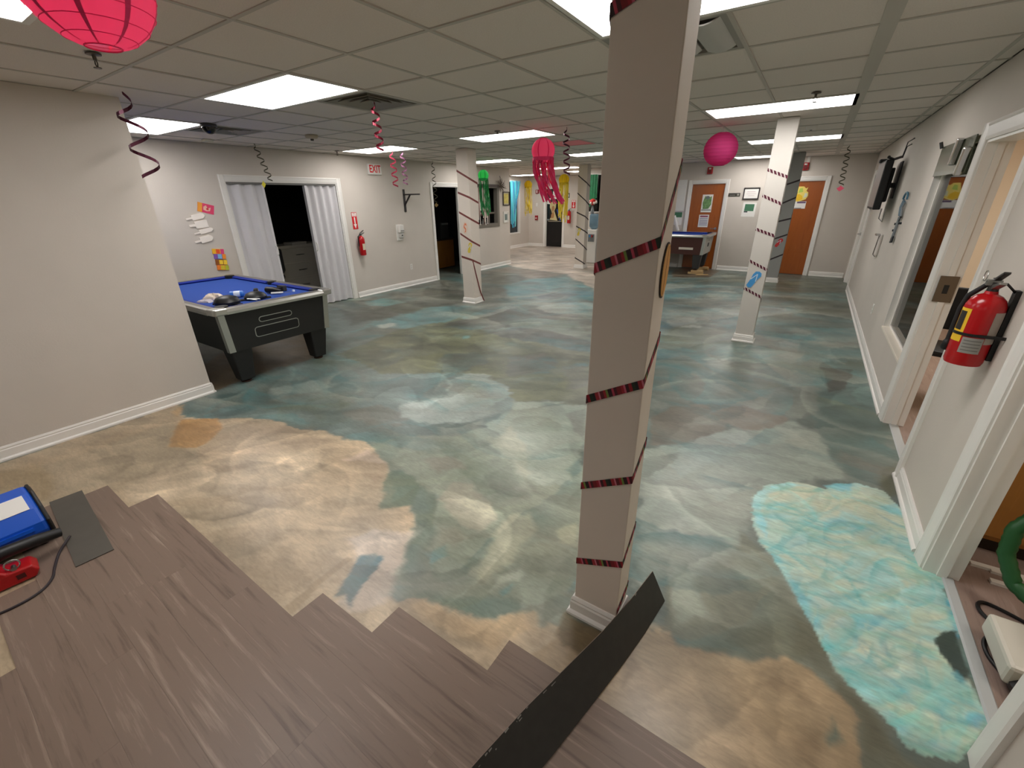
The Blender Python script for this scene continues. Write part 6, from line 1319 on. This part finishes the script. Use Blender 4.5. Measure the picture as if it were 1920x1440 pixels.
MB().tube([(-.20, -.02, .262), (-.20, -.02, .33), (-.04, -.02, .335), (-.02, -.02, .266)], .016, 10).build('carry_handle', bl, t, smooth=True)
MB().lathe([(.008, -.208), (.008, -.190)], 10, (.19, 0, .09), axis='y').build('screw', black_m, t)
t = thing('floor_stapler', 'red floor tool with black handle and ring in front of the blower', 'tool', (-2.935, -.13, .0055), PI / 2 - .1)
rd = M('tool_red', (172, 20, 24), .35)
MB().prism([(-.20, 0), (.13, 0), (.15, .035), (.13, .07), (.05, .075), (.02, .11), (-.20, .12)], -.055, .055, 'y').build('body', rd, t, bevel=.010, seg=3)
MB().tube([(-.06, .03, .125), (.06, .055, .135), (.17, .08, .12), (.26, .10, .10)], [.030, .032, .03, .024], 12).build('handle', black_m, t, smooth=True)
MB().tube([(.075 + .026 * math.cos(a), -.03, .100 + .026 * math.sin(a)) for a in [2 * PI * i / 18 for i in range(18)]], .0035, 7, True).build('ring', steel_m, t)
MB().cyl((.075, -.045, .082), (.075, -.015, .082), .010, n=12).build('ring_pin', steel_m, t); MB().box(.07, .10, -.058, -.05, .025, .05).build('slot', M('tool_dark', (70, 8, 10), .5), t)
cord('power_cord', [o_ for o_ in C.objects if o_.name == 'air_blower'][0], [(-3.06, .165, .03), (-2.98, .10, .0125), (-2.86, .055, .0105), (-2.78, .03, .0105), (-2.72, -.02, .0105), (-2.70, -.10, .0105), (-2.72, -.20, .0105), (-2.80, -.36, .009)], .006, M('cord_dark', (44, 36, 40), .55))

# ------------------------------------------------------------------ ceiling fixtures
def sprinkler(label, x, y, group=None):
    t = thing('sprinkler_head', label, 'sprinkler', (x, y, H - .004), 0, group)
    MB().lathe([(.035, 0), (.034, -.006), (.015, -.010)], 16).build('escutcheon', M('sprinkler_metal', (96, 88, 78), .4, metal=.6), t); MB().cyl((0, 0, -.008), (0, 0, -.03), .009, n=10).build('stem', M('sprinkler_metal', (96, 88, 78), .4, metal=.6), t)
    for s_ in (-1, 1): MB().tube([(s_ * .009, 0, -.03), (s_ * .016, 0, -.045), (s_ * .004, 0, -.062)], .003, 6).build('frame_arm', M('sprinkler_metal', (96, 88, 78), .4, metal=.6), t)
    MB().lathe([(.018, -.062), (.018, -.066)], 14).build('deflector', M('sprinkler_metal', (96, 88, 78), .4, metal=.6), t)
for lab, x, y in (('sprinkler head just behind the big pink lantern', -3.40, 1.10), ('sprinkler head above the exit sign', -6.55, 4.88), ('sprinkler head left of the pink jellyfish lantern, before its ceiling light', -3.36, 4.78), ('sprinkler head above the wide ceiling light on the right', -.20, 4.72)): sprinkler(lab, x, y, 'ceiling sprinkler heads')
t = thing('smoke_detector', 'beige smoke detector near the middle of the left ceiling', 'detector', (-5.30, 3.62, H - .003)); MB().lathe([(.075, 0), (.075, -.018), (.06, -.035), (.02, -.04)], 22).build('housing', M('detector_beige', (190, 176, 150), .5), t, smooth=True); MB().lathe([(.02, -.04), (.018, -.058)], 14).build('sensor', M('detector_dark', (60, 48, 36), .5), t)
t = thing('smoke_detector', 'white smoke detector behind the wide ceiling light on the right', 'detector', (-.26, 6.85, H - .003)); MB().lathe([(.06, 0), (.06, -.02), (.045, -.04)], 22).build('housing', white_m, t, smooth=True); MB().lathe([(.014, -.04), (.012, -.046)], 12).build('sensor', line_m, t)
t = thing('dome_camera', 'dark dome camera at the edge of the left ceiling light', 'camera', (-5.36, 2.50, H - .003)); MB().lathe([(.075, 0), (.078, -.02), (.07, -.028)], 24).build('base_ring', M('camera_grey', (70, 66, 62), .4), t); MB().sphere((0, 0, -.026), .066, 20, 12).build('dome', M('camera_dome', (16, 14, 14), .08), t, smooth=True)
t = thing('emergency_light', 'small pale square box near the left wall ceiling', 'sensor', (-6.60, 3.02, H - .003)); MB().box(-.05, .05, -.05, .05, -.03, 0).build('case', M('sensor_pale', (216, 212, 190), .5), t, bevel=.006)
x, y = cell(-3, 7)
t = thing('pink_ceiling_panel', 'pink panel set in the ceiling behind the pink jellyfish lantern', 'panel', (x + GS / 2, y + GS / 2, H)); h = GS / 2 - .012
for q in ((-h, h, -h, -h + .025), (-h, h, h - .025, h), (-h, -h + .025, -h + .025, h - .025), (h - .025, h, -h + .025, h - .025)): MB().box(*q, -.004, .012).build('frame_bar', M('panel_rose', (214, 110, 120), .6), t)
MB().box(-h + .025, h - .025, -h + .025, h - .025, -.001, .010).build('sheet', M('panel_pink', (255, 140, 150), .6), t)
